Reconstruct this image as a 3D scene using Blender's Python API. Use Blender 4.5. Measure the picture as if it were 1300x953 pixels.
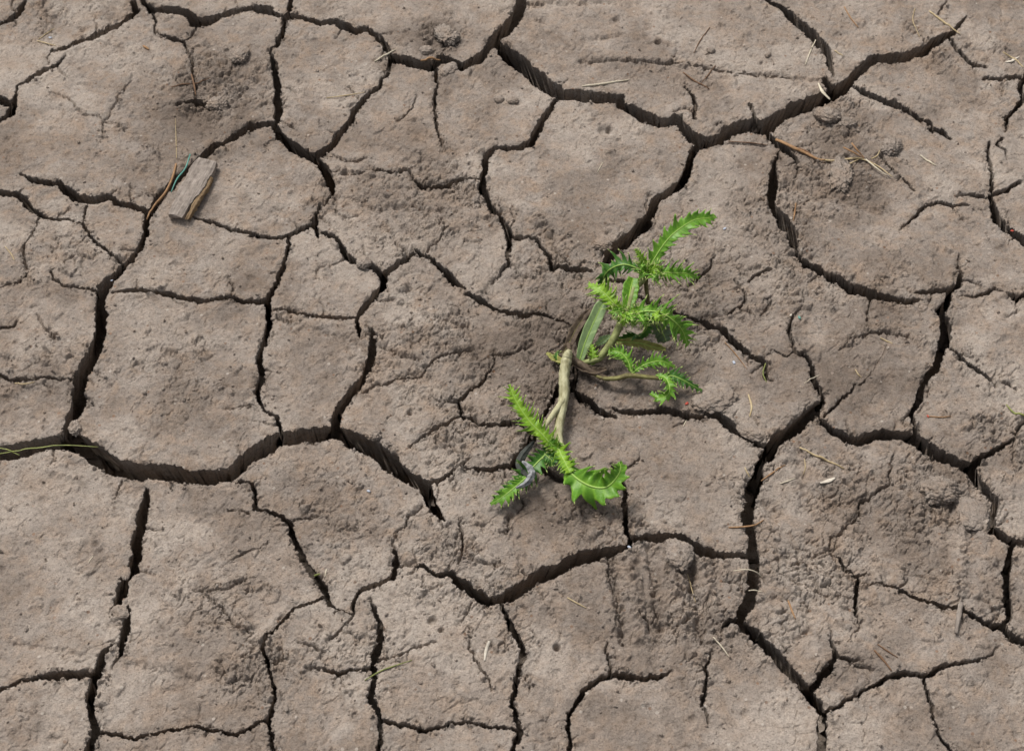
import bpy, bmesh, math, random
import numpy as np
from mathutils import Vector, Matrix, noise as mnoise
R = math.radians

# ------------------------------------------------------------------ camera, sky, sun, exposure
scene = bpy.context.scene
for o in list(bpy.data.objects): bpy.data.objects.remove(o)
HFOV = R(36); PITCH = R(52); CAMH = 1.395
cam = bpy.data.cameras.new('camera'); camo = bpy.data.objects.new('camera', cam)
scene.collection.objects.link(camo); scene.camera = camo
cam.sensor_fit = 'HORIZONTAL'; cam.angle = HFOV; cam.clip_start = 0.02; cam.clip_end = 500
camo.location = (0, 0, CAMH); camo.rotation_euler = (R(90) - PITCH, 0, 0)
cam.dof.use_dof = True; cam.dof.focus_distance = 1.72; cam.dof.aperture_fstop = 16.0

SUN_EL, SUN_AZ = 56, -38          # azimuth from +Y towards +X
world = bpy.data.worlds.new('World'); scene.world = world; world.use_nodes = True
wn = world.node_tree; wn.nodes.clear()
sky = wn.nodes.new('ShaderNodeTexSky'); sky.sky_type = 'NISHITA'; sky.sun_disc = False
sky.sun_elevation = R(SUN_EL); sky.sun_rotation = R(SUN_AZ); sky.dust_density = 4.0; sky.air_density = 1.0
hs = wn.nodes.new('ShaderNodeHueSaturation'); hs.inputs['Saturation'].default_value = 0.22
bg = wn.nodes.new('ShaderNodeBackground'); bg.inputs['Strength'].default_value = 0.105
wo = wn.nodes.new('ShaderNodeOutputWorld')
wn.links.new(sky.outputs[0], hs.inputs['Color']); wn.links.new(hs.outputs[0], bg.inputs['Color'])
wn.links.new(bg.outputs[0], wo.inputs['Surface'])
sl = bpy.data.lights.new('sun', 'SUN'); sl.energy = 2.5; sl.angle = R(15); sl.color = (1.0, 0.95, 0.88)
so = bpy.data.objects.new('sun', sl); scene.collection.objects.link(so)
sd = Vector((math.sin(R(SUN_AZ)) * math.cos(R(SUN_EL)), math.cos(R(SUN_AZ)) * math.cos(R(SUN_EL)), math.sin(R(SUN_EL))))
so.rotation_euler = sd.to_track_quat('Z', 'Y').to_euler(); so.location = sd * 5
scene.view_settings.view_transform = 'Standard'; scene.view_settings.look = 'None'
scene.view_settings.gamma = 1.0; scene.view_settings.use_curve_mapping = False
scene.view_settings.exposure = 0.25
scene.render.resolution_x = 1024; scene.render.resolution_y = 750
scene.render.engine = 'CYCLES'

COL = scene.collection
rng = random.Random(7)

# ------------------------------------------------------------------ photo pixel -> point on a level at height z
TANH = math.tan(HFOV / 2); CP, SP = math.cos(PITCH), math.sin(PITCH)
def at(px, py, z=0.0):
    u = (px - 650) / 650 * TANH; v = -(py - 476.5) / 650 * TANH
    d = (u, CP + v * SP, -SP + v * CP)
    t = (z - CAMH) / d[2]
    return Vector((d[0] * t, d[1] * t, z))
TX = (0, 320, 640, 960); TY = (0, 280, 563); ZS = 1080 / 340
def tile(t, x, y): return (TX[int(t[1])] + x / ZS, TY[int(t[0])] + y / ZS)
PXM = 0.00115                                     # metres in one photo pixel, near the middle

# ------------------------------------------------------------------ crack map: "row col : x,y,width ..." read in enlarged tiles
CR = """
00: 95,0,22 75,40,26 45,65,20 0,85,14
00: 535,0,28 548,40,24
00: 575,0,18 600,28,24 620,45,28 700,42,26 750,52,30 790,88,36 840,80,34 900,60,20 960,35,18 1020,25,24 1080,30,26
00: 548,42,22 480,95,28 400,135,28 360,155,24 310,168,24 270,188,18 210,198,10 190,220,6 190,250,4
00: 262,225,5 230,262,16 185,272,22 140,300,22 105,325,18 72,340,10 65,370,14 55,420,30 40,460,34 0,490,14
00: -20,395,36 0,400,36 40,415,30
00: 620,60,14 625,85,12 622,130,8 680,150,16 740,160,12
00: 790,105,8 770,135,8 740,160,10 750,190,9 770,230,10 780,290,10 785,340,10 787,385,8
00: 85,700,10 130,730,20 200,742,22 240,740,24 280,780,36 310,800,36 380,806,32 410,805,30 440,790,26 480,815,20 530,822,28 575,840,30 600,850,26
00: 1080,508,26 1020,515,34 950,550,36 895,580,20 865,590,36 830,620,40 790,670,40 750,690,34 700,740,40 650,790,40 610,850,36 590,890,26 590,953,26
00: -20,778,24 0,780,26 70,785,26 100,810,30 120,840,28 160,870,20 220,888,14 270,885,12 330,905,14 360,945,14
00: 352,830,12 340,870,10 325,905,8
00: 165,870,10 130,950,8
00: 765,875,8 830,892,12 900,915,14 980,935,16 1080,950,12
00: 200,375,5 240,380,4 280,400,6 330,455,5
00: 335,465,4 390,462,4 420,487,6 470,495,5 500,525,3
00: 420,487,5 445,450,5 480,380,5 525,320,3
00: 420,487,4 410,540,6 405,570,4
00: 715,412,8 780,408,18 830,412,18 870,425,16
01: 0,30,24 60,40,24 110,65,20 135,70,14
01: 160,-10,28 150,50,22 130,90,22 120,150,26 100,190,20 75,205,8
01: 75,205,12 90,270,28 100,340,32 105,420,34 105,490,30 90,510,30 110,550,36 140,580,40 190,610,44 240,635,44 275,670,40 305,710,40 320,760,36 328,788,20
01: 0,510,28 40,508,30 85,505,24
01: 135,70,18 200,75,16 280,95,22 340,90,26 370,110,30 420,130,26 460,118,22 500,145,24 540,190,22 557,220,22 555,270,20 545,300,14 520,310,12 512,350,20 480,375,20 440,410,24 410,450,26 395,495,26 350,540,28 325,585,28 290,610,30 255,630,26
01: 560,235,24 620,240,28 670,258,36 720,270,32 740,262,24 760,232,24 800,250,26 850,270,30 910,240,36 945,205,30 980,160,44 1030,115,50 1060,70,50 1085,10,44 1090,-10,44
01: 975,170,30 1020,205,46 1080,255,60
01: 745,280,16 745,340,10 738,400,14 738,470,14 750,540,12 770,590,8 780,612,4
01: 668,378,3 645,430,8 620,462,6 585,485,4
01: 330,622,6 370,645,7 410,655,8 450,640,6 480,637,3
01: 360,708,4 410,712,8 460,697,8 500,685,12 550,695,10 610,688,9 640,688,8 650,720,10 680,750,20 730,756,22 780,752,22 820,730,20 860,720,16 915,722,12
01: 1080,600,24 1020,600,22 980,600,20 945,630,28 935,690,28 928,760,32 950,810,30 970,855,24 1005,885,24 1030,930,28 1040,953,26
01: 328,790,10 305,810,10 290,840,6
01: 335,790,8 340,830,5 335,870,4 380,880,7 425,873,5
01: 275,830,10 262,870,18 252,920,20 260,953,16
01: 250,910,14 200,930,12 160,945,14
02: 65,30,50 30,110,50 0,140,40
02: 0,210,54 60,255,62 130,310,60 180,355,56 230,380,44 300,385,40 350,395,44 400,400,36 470,400,30 470,425,34 530,455,46 580,480,46 620,495,30 660,492,28 700,480,30 730,520,40 770,560,44 810,572,44 870,560,36 910,520,40 950,510,44 1000,495,40 1080,505,36
02: 215,395,16 185,440,28 150,490,30 130,540,30 105,585,28 50,600,22 0,602,14
02: 795,580,30 760,605,34 755,640,30 735,700,36 715,735,34 660,770,34 615,800,36 595,850,36 570,900,40 535,930,46 520,953,44
02: 735,350,10 770,400,16 770,440,16 768,480,14
02: 985,420,8 1005,450,14 1018,490,12
02: 310,255,3 480,248,5 650,250,6 740,255,6 860,275,7 980,292,8 1080,300,8
02: 905,570,5 1060,585,6
03: 40,-10,16 110,25,26 170,80,40 220,120,42 270,180,40 300,220,34 305,270,18 315,290,8
03: 280,300,24 310,345,44 340,350,56 380,310,40 440,260,40 480,225,40 540,235,40 600,228,40 650,210,42 690,195,36 740,155,34 790,135,24 820,100,18 850,65,8
03: 330,360,50 250,400,64 170,430,60 100,470,54 40,510,44 0,508,46
03: 390,330,12 440,365,22 520,400,24 600,435,22 650,470,20 700,490,20 705,515,18 750,525,22 790,555,14
03: 780,150,14 800,185,14 830,225,18 870,262,16 930,272,8
03: 920,320,12 980,325,18 1040,317,16 1075,320,14
03: 1090,300,20 1080,320,20 1065,350,26 1075,400,24 1050,440,22 1010,475,20 1003,540,8
03: 990,565,18 965,590,12 1000,612,10 1010,650,5
03: 940,580,14 938,640,18 950,710,20 945,790,24 965,840,34 970,875,36 1010,915,34 1050,935,32 1090,960,30
03: 945,785,14 1000,768,18 1060,740,14
03: 810,795,4 850,788,10 900,792,12 935,798,10
03: 35,520,30 80,570,30 130,615,26 165,655,16 168,700,8 150,730,4
03: 95,600,10 75,660,18 70,720,36 65,790,38 60,830,30 100,875,34 140,920,36 150,953,34
03: 500,630,10 530,675,10 590,725,12 640,770,10
03: 685,830,18 730,815,12 790,830,14 855,828,7
03: 690,828,10 660,850,16 610,905,12 580,930,4
03: 735,50,8 775,-10,8
03: 0,295,6 60,300,8 140,305,6
10: 155,0,6 130,55,7 100,110,10 97,150,10 112,195,10 95,235,10 50,252,8 0,268,6
10: 330,15,14 360,60,14 400,100,14 450,140,14 495,175,12
10: 590,0,26 590,50,24 560,120,26 510,180,26 460,225,32 415,270,44 405,320,44 410,380,48 405,440,52 390,500,52 355,570,54 320,620,52 315,680,56 315,740,52 285,790,50 275,840,48 290,870,50
10: 450,288,10 480,285,14 550,282,18 620,292,20 690,300,24 760,315,24 840,320,22 920,310,16 980,328,22 1060,318,22 1080,322,26
10: 920,225,6 940,270,8 930,315,10
10: 205,205,10 220,240,12 265,265,10 320,270,10 385,280,10
10: -20,620,14 0,625,14 60,650,14 145,645,10 180,630,10 230,637,12 285,636,10
10: -20,938,56 0,935,56 60,930,54 120,915,50 200,895,50 290,885,64 340,905,80 390,935,80
10: 145,380,5 180,430,7 220,470,10
10: 0,430,12 50,420,10 70,395,6
10: 910,755,5 960,750,6 1030,745,5
11: 0,62,14 60,65,16 120,65,12 190,40,16 240,20,16
11: 250,0,26 258,40,20 268,75,6
11: 148,60,20 148,100,18 138,140,14 118,200,24 95,260,24 62,310,28 70,370,30 72,430,28 50,490,24 30,550,26 35,610,28 40,640,24 18,690,24 38,755,20
11: 0,322,18 50,322,24
11: 40,640,8 60,665,3
11: 38,760,10 65,770,12 100,785,22 105,820,18 115,850,20
11: 0,940,58 40,910,60 110,880,62 190,868,62 270,862,58 330,850,58 390,868,58 450,890,60 520,935,58 560,958,58
11: 275,48,14 320,70,22 360,105,26 370,145,28 410,170,26 450,180,20 500,200,26 530,225,26 570,195,24 620,165,22 658,140,14
11: 535,230,28 525,280,34 490,320,30 445,365,30 420,395,26 430,440,24 438,475,5
11: 90,355,8 150,362,12 220,380,14 290,388,16 350,395,18 410,388,14
11: 470,425,4 487,460,24 485,540,38 465,600,36 430,660,36 390,700,36 355,745,34 340,800,44 330,850,44
11: 660,125,14 720,155,20 780,210,28 820,250,30 860,275,14
11: 870,295,18 930,325,26 990,360,26 1040,375,24 1080,382,24
11: 705,130,8 745,95,8 775,45,6 782,10,4
11: 1005,0,22 1035,60,30 1035,120,26 1033,180,18 1000,215,8 965,250,5
11: 1045,70,10 1080,75,10
11: 370,160,5 330,180,4 270,195,4 258,235,4
11: 450,690,8 510,655,8 540,655,10 590,632,10 680,625,9 710,585,9 770,540,11 830,532,9 900,528,7
11: 975,540,8 970,590,9 920,655,14 880,680,15 840,720,14 780,725,6 740,710,5
11: 840,725,16 848,780,16 790,805,12 740,835,11 690,865,11 650,895,8 635,905,4
11: 855,785,16 900,805,20 960,822,18 1030,815,12 1080,812,12
11: 980,540,8 1030,545,9 1065,530,7
11: 500,500,4 600,545,4 690,560,3
11: 800,410,5 870,430,4
12: 40,70,10 125,75,14 150,115,16 185,150,20 192,195,20 240,190,24 300,197,20 360,203,10
12: 200,130,6 265,170,8
12: 575,0,50 530,45,54 480,90,48 430,120,48 410,175,28
12: 0,370,26 60,385,26 120,372,20 180,380,16 240,398,10 285,410,10 280,460,14 250,500,20
12: 410,230,12 480,235,14 540,300,20 600,340,16 720,380,14 790,405,26 840,435,28 880,440,28 910,480,30 960,525,28 1010,555,22 1050,575,16 1060,640,12
12: 740,258,5 800,210,14 830,180,10 850,130,8
12: 900,380,14 940,360,14 975,320,12 970,280,10 930,235,6
12: 985,240,8 1040,205,14 1080,185,10
12: 1045,390,4 1060,355,8 1080,330,7
12: 250,500,20 290,560,24 285,640,24 275,680,24 320,715,32 370,755,36 410,775,30 450,790,12
12: 440,750,10 500,768,20 560,770,26 640,760,30 700,775,34 740,795,28 800,795,26 850,780,36 890,810,36 930,845,34 985,880,28 1030,905,26 1060,920,24
12: 280,640,20 220,670,26 195,720,26 160,790,18 110,880,24 60,940,24 30,975,20
12: 0,540,9 45,530,7 110,500,5
12: 0,805,20 50,812,18 110,850,14
13: 100,0,40 140,45,44 150,85,34 170,130,12 205,175,26 250,190,30 280,215,20 335,245,28 380,275,34 440,290,32 480,315,36 540,325,26 600,335,22 660,328,8
13: 460,325,10 450,390,8 455,455,5
13: 335,525,5 400,475,8 460,462,10 510,455,8 560,470,7 610,485,5
13: 20,395,4 40,350,8 58,328,5
13: 820,140,6 815,180,10 822,230,22 815,265,26 775,290,24 720,295,20 660,300,14 620,298,6
13: 775,290,30 770,330,38 740,375,40 770,425,46 760,480,46 745,540,44 720,600,36 680,645,28 660,690,32 655,730,30 625,780,22 635,830,20 650,870,30
13: 830,250,6 870,255,9 910,275,4
13: 830,308,6 880,312,14 920,300,18 960,278,10 1000,298,8 1045,318,12 1090,300,26
13: 1050,320,6 1055,370,5 1010,395,4
13: 770,512,8 820,545,14 850,580,16 900,610,18 950,650,14 970,665,6
13: 985,655,8 1020,665,12 1050,680,6
13: 970,0,20 1030,40,26 1090,92,30
13: 175,360,4 148,385,10 130,450,14 150,500,12 160,540,12 205,555,16 225,600,24 230,650,28 250,690,28 265,715,20 262,745,20
13: 160,535,10 110,548,10 70,528,8 40,545,7
13: 0,560,20 35,580,18 40,640,14 75,645,6
13: 265,740,30 230,775,50 180,820,54 130,865,56 80,890,52 55,930,50 45,960,50
13: 0,895,22 45,920,20
13: 275,795,14 320,750,16 355,710,14 380,700,10 395,665,12 440,652,8 460,620,4 520,530,3
13: 250,790,14 265,815,16 310,850,32 370,880,36 420,885,36 480,860,34 550,865,40 630,875,40 680,900,42 730,940,40 760,960,40
13: 1090,790,12 1070,815,12 1040,870,14 1000,900,20 950,930,24 910,945,22
20: 330,12,66 400,50,82 470,95,78 560,105,72 650,110,70 760,130,68 860,135,60 930,120,56 980,70,58 1040,35,60 1080,15,60
20: 490,140,8 470,190,6 458,218,3
20: 590,180,24 580,250,46 565,320,48 545,390,46 550,440,46 530,500,46 495,555,44 480,610,40 460,660,26 460,695,8
20: 508,650,14 510,700,34 505,750,40 488,810,26 478,855,16 445,895,4
20: 455,800,14 415,840,30 395,900,36 380,953,40
20: 960,150,14 1010,155,16 1030,190,18 1025,265,16 1080,268,18
20: 915,262,6 960,268,8 1000,280,10
20: 80,953,10 150,940,26 220,930,36 300,925,36 385,930,34
20: 835,590,6 850,630,6 900,670,9 935,720,9 1015,768,7
20: 780,590,4 900,585,5 970,550,7
20: 920,470,4 990,435,6 1080,400,4
20: 1075,780,14 1055,825,18 1075,860,14
21: 0,155,20 15,200,18 10,260,18 70,268,24 120,300,28 160,320,30 160,370,32 195,430,36 205,470,30 240,520,34 275,560,34 300,610,26 320,655,26 350,675,14 405,690,10
21: 170,305,8 240,298,8 275,290,4
21: 300,620,16 240,645,18 180,665,18 140,700,20 95,750,18 65,775,18 50,820,24 60,880,20 80,940,20 84,955,20
21: 400,0,40 450,15,54 510,45,58 560,85,62 620,130,58 690,165,52 710,210,48 735,260,42 765,300,26 775,312,8
21: 700,155,20 750,150,26 790,130,18 820,95,10 880,50,6
21: 840,85,8 910,100,18 960,97,22 1020,80,22 1080,88,24
21: 690,250,8 660,270,8 630,290,10 625,325,10 590,350,5 570,400,6 582,460,34 580,510,26 570,540,26 510,560,22 450,585,24 420,610,20 405,650,14 408,690,10
21: 590,500,8 645,492,8 690,490,24 740,530,22 790,520,34 840,560,44 900,605,44 960,640,44 1010,620,48 1050,605,50 1080,585,52
21: 475,625,6 495,680,22 515,740,32 515,800,36 500,850,40 495,890,26 490,950,32
21: 500,880,14 560,868,10 620,845,8 680,810,8 740,800,4
21: 995,645,18 1030,710,32 1070,780,34
21: 835,310,6 850,370,14 850,430,14 830,490,5
21: 1035,290,9 1035,350,9 1000,362,5
21: 880,740,4 880,810,9 900,870,12 955,945,12 970,990,8
21: 880,640,8 850,715,5
21: 410,695,10 370,745,8 325,785,14
21: 180,800,5 240,820,8 290,850,5
21: 230,900,8 290,910,12 350,930,20 400,915,20 490,915,14
21: 860,440,5 900,480,5 1000,490,4
22: 0,625,50 60,590,54 120,545,56 200,520,58 280,475,54 360,450,48 430,430,40 500,425,30 510,390,30 560,388,36 640,388,40 700,382,34 750,410,36 800,445,40 870,455,28 1000,460,26
22: 505,380,26 488,330,22 485,260,28 490,210,30 475,160,22 430,95,10
22: 475,130,10 490,100,10 530,85,10 545,60,6
22: 0,80,22 100,85,20 170,100,26 230,145,30 250,150,18
22: 1060,40,40 1030,85,36 1015,150,50 990,230,50 980,310,48 1000,400,40 1005,480,50 1005,560,50 985,640,50 955,700,46 950,725,40 1010,775,48 1080,840,48
22: 950,720,36 910,715,24 880,740,14
22: 0,680,26 30,750,32 65,800,28 75,850,26 60,920,24 52,960,22
22: 420,440,12 425,540,10 440,590,7 460,640,6 450,700,6 455,740,7
22: 415,800,6 420,860,14 430,930,14
22: 395,945,28 470,935,34 560,945,28 640,935,22 680,915,6
22: 835,830,10 820,890,18 815,953,18
22: 540,690,5 580,720,7 595,770,6
22: 70,225,10 85,250,8 60,275,5
22: 20,290,9 15,360,7
22: 80,510,6 95,545,6
22: 200,190,5 230,235,6
23: 560,30,5 540,110,9 540,160,10 480,200,10 425,230,11 415,280,10 350,350,7 300,380,8 290,430,6 220,458,6
23: 300,445,8 340,460,16 360,505,18 410,535,18 405,600,20 402,670,16 410,710,10 425,735,7 390,770,5 372,800,4
23: 145,490,10 210,490,12
23: 410,530,14 445,518,8
23: 430,565,6 500,568,14 570,580,16 620,610,20 690,640,22 760,655,24 830,665,24 880,700,30 930,730,32 990,745,36 1040,785,38 1095,808,38
23: 580,578,8 615,540,5
23: 1000,740,20 1020,690,34 1010,630,32 1010,560,34 1010,500,34 1030,430,28 1040,395,34 1095,412,24
23: 1035,400,34 980,365,34 945,340,34 960,280,34 965,230,36 930,190,36 880,130,36 860,90,44 800,70,40 730,50,40 670,10,40
23: 870,90,40 910,55,28 960,30,24
23: 0,770,36 40,820,46 90,860,44 120,900,44 160,945,40
23: 110,820,5 125,845,8
23: 295,750,5 300,800,14 320,850,20 300,900,38 260,945,38
23: 320,855,20 370,875,16 430,878,5
23: 370,885,8 420,908,14 470,912,6
23: 530,945,24 600,925,24 670,940,26 740,910,24 810,885,18 890,880,16 940,850,10 980,818,4
23: 200,570,4 250,605,6 340,625,5 395,622,4
"""
# below the photograph's own lower edge the cracks simply run on (photo pixels)
CR_PX = [
 [(120,862,12),(112,890,11),(119,925,12),(104,985,11)], [(26,863,5),(-20,880,9)],
 [(346,862,6),(352,885,6),(341,912,7),(352,985,6)], [(474,862,10),(470,885,10),(485,915,9),(477,985,8)],
 [(656,863,7),(650,890,7),(661,925,8),(640,985,8)], [(897,863,6),(892,890,5),(900,915,3)],
 [(1010,860,12),(1026,880,13),(1045,905,13),(1040,985,12)], [(1042,860,12),(1026,880,11)],
 [(764,860,9),(742,876,8),(722,905,8),(726,985,7)], [(1127,860,8),(1110,868,7),(1085,885,6),(1045,905,8)],
 [(1171,859,6),(1180,885,5),(1192,930,6),(1235,985,7)], [(119,925,7),(170,934,6),(240,921,7),(300,932,6),(341,912,6)],
 [(485,915,6),(540,926,6),(590,915,5),(661,925,6)], [(1300,815,12),(1330,830,10)],
]
polys = []
for line in CR.strip().split('\n'):
    t, rest = line.split(':')
    polys.append([(*tile(t, *map(float, p.split(',')[:2])), float(p.split(',')[2]) / ZS) for p in rest.split()])
polys += [[tuple(map(float, p)) for p in pl] for pl in CR_PX]

# short hairline spurs that leave the larger cracks
sr = random.Random(21)
for pl in list(polys):
    for k in range(1, len(pl) - 1):
        if pl[k][2] > 4 and sr.random() < .26:
            a_, b_ = pl[k - 1], pl[k + 1]; ang = math.atan2(b_[1] - a_[1], b_[0] - a_[0]) + sr.choice((-1, 1)) * sr.uniform(.8, 1.9)
            x_, y_ = pl[k][0], pl[k][1]; sp_ = [(x_, y_, 2.2)]; n_ = sr.randint(2, 5)
            for q in range(n_):
                l_ = sr.uniform(4, 9); x_ += math.cos(ang) * l_; y_ += math.sin(ang) * l_ * .8; ang += sr.uniform(-.6, .6)
                sp_.append((x_, y_, 1.9 - 1.2 * q / n_))
            polys.append(sp_)

# ------------------------------------------------------------------ noise in numpy
def _perm(seed): return np.random.RandomState(seed).permutation(256)
def perlin(x, y, seed=0):
    p = _perm(seed); ang = np.random.RandomState(seed + 1000).rand(256) * 2 * np.pi
    gx, gy = np.cos(ang), np.sin(ang)
    xi = np.floor(x).astype(np.int64); yi = np.floor(y).astype(np.int64); xf = x - xi; yf = y - yi
    u = xf**3 * (xf * (xf * 6 - 15) + 10); v = yf**3 * (yf * (yf * 6 - 15) + 10)
    def g(a, b):
        h = p[((xi + a) + p[(yi + b) & 255]) & 255]
        return gx[h] * (xf - a) + gy[h] * (yf - b)
    n0 = g(0, 0) * (1 - u) + g(1, 0) * u; n1 = g(0, 1) * (1 - u) + g(1, 1) * u
    return (n0 * (1 - v) + n1 * v) * 1.5
def fbm(x, y, size, octs, seed=0, gain=0.5):
    s = np.zeros_like(x); a = 1.0
    for o in range(octs):
        s += a * perlin(x / size + 17.3 * o, y / size - 9.1 * o, seed + o); size *= 0.5; a *= gain
    return s
def worley(x, y, size, seed=0):
    rs = np.random.RandomState(seed); tx, ty, tr = rs.rand(65536), rs.rand(65536), rs.rand(65536)
    x = x / size; y = y / size
    xi = np.floor(x).astype(np.int64); yi = np.floor(y).astype(np.int64)
    f1 = np.full(x.shape, 9.0); f2 = np.full(x.shape, 9.0); rid = np.zeros(x.shape)
    for a in (-1, 0, 1):
        for b in (-1, 0, 1):
            h = ((xi + a) * 7919 + (yi + b) * 104729) & 65535
            d = np.hypot(xi + a + tx[h] - x, yi + b + ty[h] - y)
            c = d < f1
            f2 = np.where(c, f1, np.minimum(f2, d)); rid = np.where(c, tr[h], rid); f1 = np.where(c, d, f1)
    return f1 * size, f2 * size, rid
def sstep(a, b, x):
    t = np.clip((x - a) / (b - a), 0, 1); return t * t * (3 - 2 * t)

# ------------------------------------------------------------------ the mud: one fan-shaped grid of points, later cut into plates
def grow(n, step, k):
    out = []; d = 0
    for i in range(n): step *= k; d += step; out.append(d)
    return np.array(out)
NC, NR = 1130, 850
s_core = np.linspace(-1.015, 1.015, NC); ds = s_core[1] - s_core[0]
ex = grow(62, ds, 1.05)
s_ax = np.concatenate([-1.015 - ex[::-1], s_core, 1.015 + ex])
py_core = np.linspace(968, -16, NR)
y_core = np.array([at(650, p).y for p in py_core])
ylo, yhi = y_core[0], y_core[-1]
e1 = grow(48, y_core[1] - y_core[0], 1.06); e1 = e1[e1 < ylo - 0.12]; e2 = grow(50, y_core[-1] - y_core[-2], 1.055)
y_ax = np.concatenate([ylo - e1[::-1], y_core, yhi + e2])
HW = TANH * (y_ax * CP + CAMH * SP)
X = s_ax[None, :] * HW[:, None]; Y = np.repeat(y_ax[:, None], len(s_ax), 1)
NJ, NI = X.shape
print('grid', NJ, NI)
OUT = np.maximum.reduce([(np.abs(s_ax)[None, :] - 1.0) * HW[:, None] - 0.012, ylo - Y, Y - yhi])

# ragged edges: distances are measured in a slightly shaken plane
WX = X + 0.0017 * fbm(X, Y, 0.016, 2, 11, 0.6) + 0.0013 * fbm(X, Y, 0.0056, 2, 15, .75)
WY = Y + 0.0017 * fbm(X, Y, 0.016, 2, 31, 0.6) + 0.0013 * fbm(X, Y, 0.0056, 2, 35, .75)
GX = np.zeros(X.shape); GY = np.zeros(X.shape)
Sd = np.full(X.shape, 0.03); ZC = np.zeros(X.shape)
def box_idx(x0, x1, y0, y1):
    j0 = max(0, np.searchsorted(y_ax, y0) - 1); j1 = min(NJ, np.searchsorted(y_ax, y1) + 1)
    if j1 <= j0: return None
    hw = HW[j0:j1]
    sa = min((x0 / hw).min(), (x0 / hw).max()); sb = max((x1 / hw).min(), (x1 / hw).max())
    i0 = max(0, np.searchsorted(s_ax, sa) - 1); i1 = min(NI, np.searchsorted(s_ax, sb) + 1)
    if i1 <= i0: return None
    return slice(j0, j1), slice(i0, i1)
def seg_dist(x, y, a, b):
    dx, dy = b[0] - a[0], b[1] - a[1]; L2 = dx * dx + dy * dy + 1e-12
    t = np.clip(((x - a[0]) * dx + (y - a[1]) * dy) / L2, 0, 1)
    return np.hypot(x - a[0] - t * dx, y - a[1] - t * dy), t
WN = 1.0 + 0.22 * perlin(X / 0.022, Y / 0.022, 77)
DN = 1.0 + 0.25 * perlin(X / 0.03, Y / 0.03, 78)
for pl in polys:
    wpts = []
    n = len(pl)
    for k, (px, py, w) in enumerate(pl):
        a = pl[max(0, k - 1)]; b = pl[min(n - 1, k + 1)]
        dx, dy = b[0] - a[0], b[1] - a[1]; L = math.hypot(dx, dy) + 1e-9
        nx, ny = -dy / L, dx / L
        p0 = at(px - nx * w / 2, py - ny * w / 2); p1 = at(px + nx * w / 2, py + ny * w / 2)
        tw = at(b[0], b[1]) - at(a[0], a[1]); tw.normalize(); d = p1 - p0
        perp = abs(d.x * tw.y - d.y * tw.x)
        c = at(px, py); wpts.append((c.x, c.y, perp))
    for a, b in zip(wpts[:-1], wpts[1:]):
        r = 0.022 + max(a[2], b[2])
        ix = box_idx(min(a[0], b[0]) - r, max(a[0], b[0]) + r, min(a[1], b[1]) - r, max(a[1], b[1]) + r)
        if ix is None: continue
        d, t = seg_dist(WX[ix], WY[ix], a, b)
        w = (a[2] + (b[2] - a[2]) * t); w = w * (.64 + .24 * sstep(.003, .013, w))
        half = np.maximum(w / 2 * WN[ix], 0.0005)
        S = d - half
        depth = np.clip(w * 8.0, 0.004, 0.100) * DN[ix]
        wall = np.clip(half * 0.45, 0.0007, 0.0020)
        pr = np.clip(-S / wall, 0, 1)
        hair = np.clip(1 - d / 0.0011, 0, 1) * np.clip(w * 4.2, .0022, .007)       # hairlines: a plain narrow V
        m = S < Sd[ix]
        dd = np.maximum(d, 1e-5); cx_, cy_ = a[0] + t * (b[0] - a[0]), a[1] + t * (b[1] - a[1])
        ux, uy = (WX[ix] - cx_) / dd, (WY[ix] - cy_) / dd
        U = np.clip(w * 2.3 - .002, 0, .026)                                     # plates overhang their cracks: a straight wall leaning back
        flo = np.clip(d / np.maximum(half - wall, 1e-5), 0, 1)
        Rn = np.where(pr < 1, half + (w / 2 - half + U) * pr, flo * (w / 2 + U))
        gx = cx_ + ux * Rn + (1 - pr) * (X[ix] - WX[ix]) - X[ix]; gy = cy_ + uy * Rn + (1 - pr) * (Y[ix] - WY[ix]) - Y[ix]
        rim = (S > 0) & (S < .0007)
        gx = np.where(rim, -ux * S, np.where(S <= 0, gx, 0)); gy = np.where(rim, -uy * S, np.where(S <= 0, gy, 0))
        big_ = sstep(.0018, .003, w)
        GX[ix] = np.where(m, gx * big_, GX[ix]); GY[ix] = np.where(m, gy * big_, GY[ix])
        ZC[ix] = np.minimum(ZC[ix], np.minimum(-depth * pr * sstep(.0012, .0022, w), -hair))
        Sd[ix] = np.minimum(Sd[ix], S)
# the same mud goes on outside the picture
f1, f2, rid = worley(WX + 0.012 * fbm(X, Y, 0.08, 2, 41), WY + 0.012 * fbm(X, Y, 0.08, 2, 43), 0.15, 5)
hs_ = 0.0052 * sstep(0.0, 0.05, OUT) * (0.6 + 0.5 * perlin(X / 0.1, Y / 0.1, 44))
So = np.where((OUT > 0) & (hs_ > 0.0009), (f2 - f1) / 2 - hs_, 0.03)
ZC = np.minimum(ZC, -np.clip(hs_ * 8, 0, .05) * sstep(-0.3, 1, -So / np.maximum(hs_ * 0.5, 0.001)) * (So < 0.002))
Sd = np.minimum(Sd, So)
ej = np.minimum(np.arange(NJ), NJ - 1 - np.arange(NJ)); ei = np.minimum(np.arange(NI), NI - 1 - np.arange(NI))
ZC *= sstep(1, 14, np.minimum(ej[:, None], ei[None, :]).astype(float))          # the modelled cracks run out before the open ground
del f1, f2, rid

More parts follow.
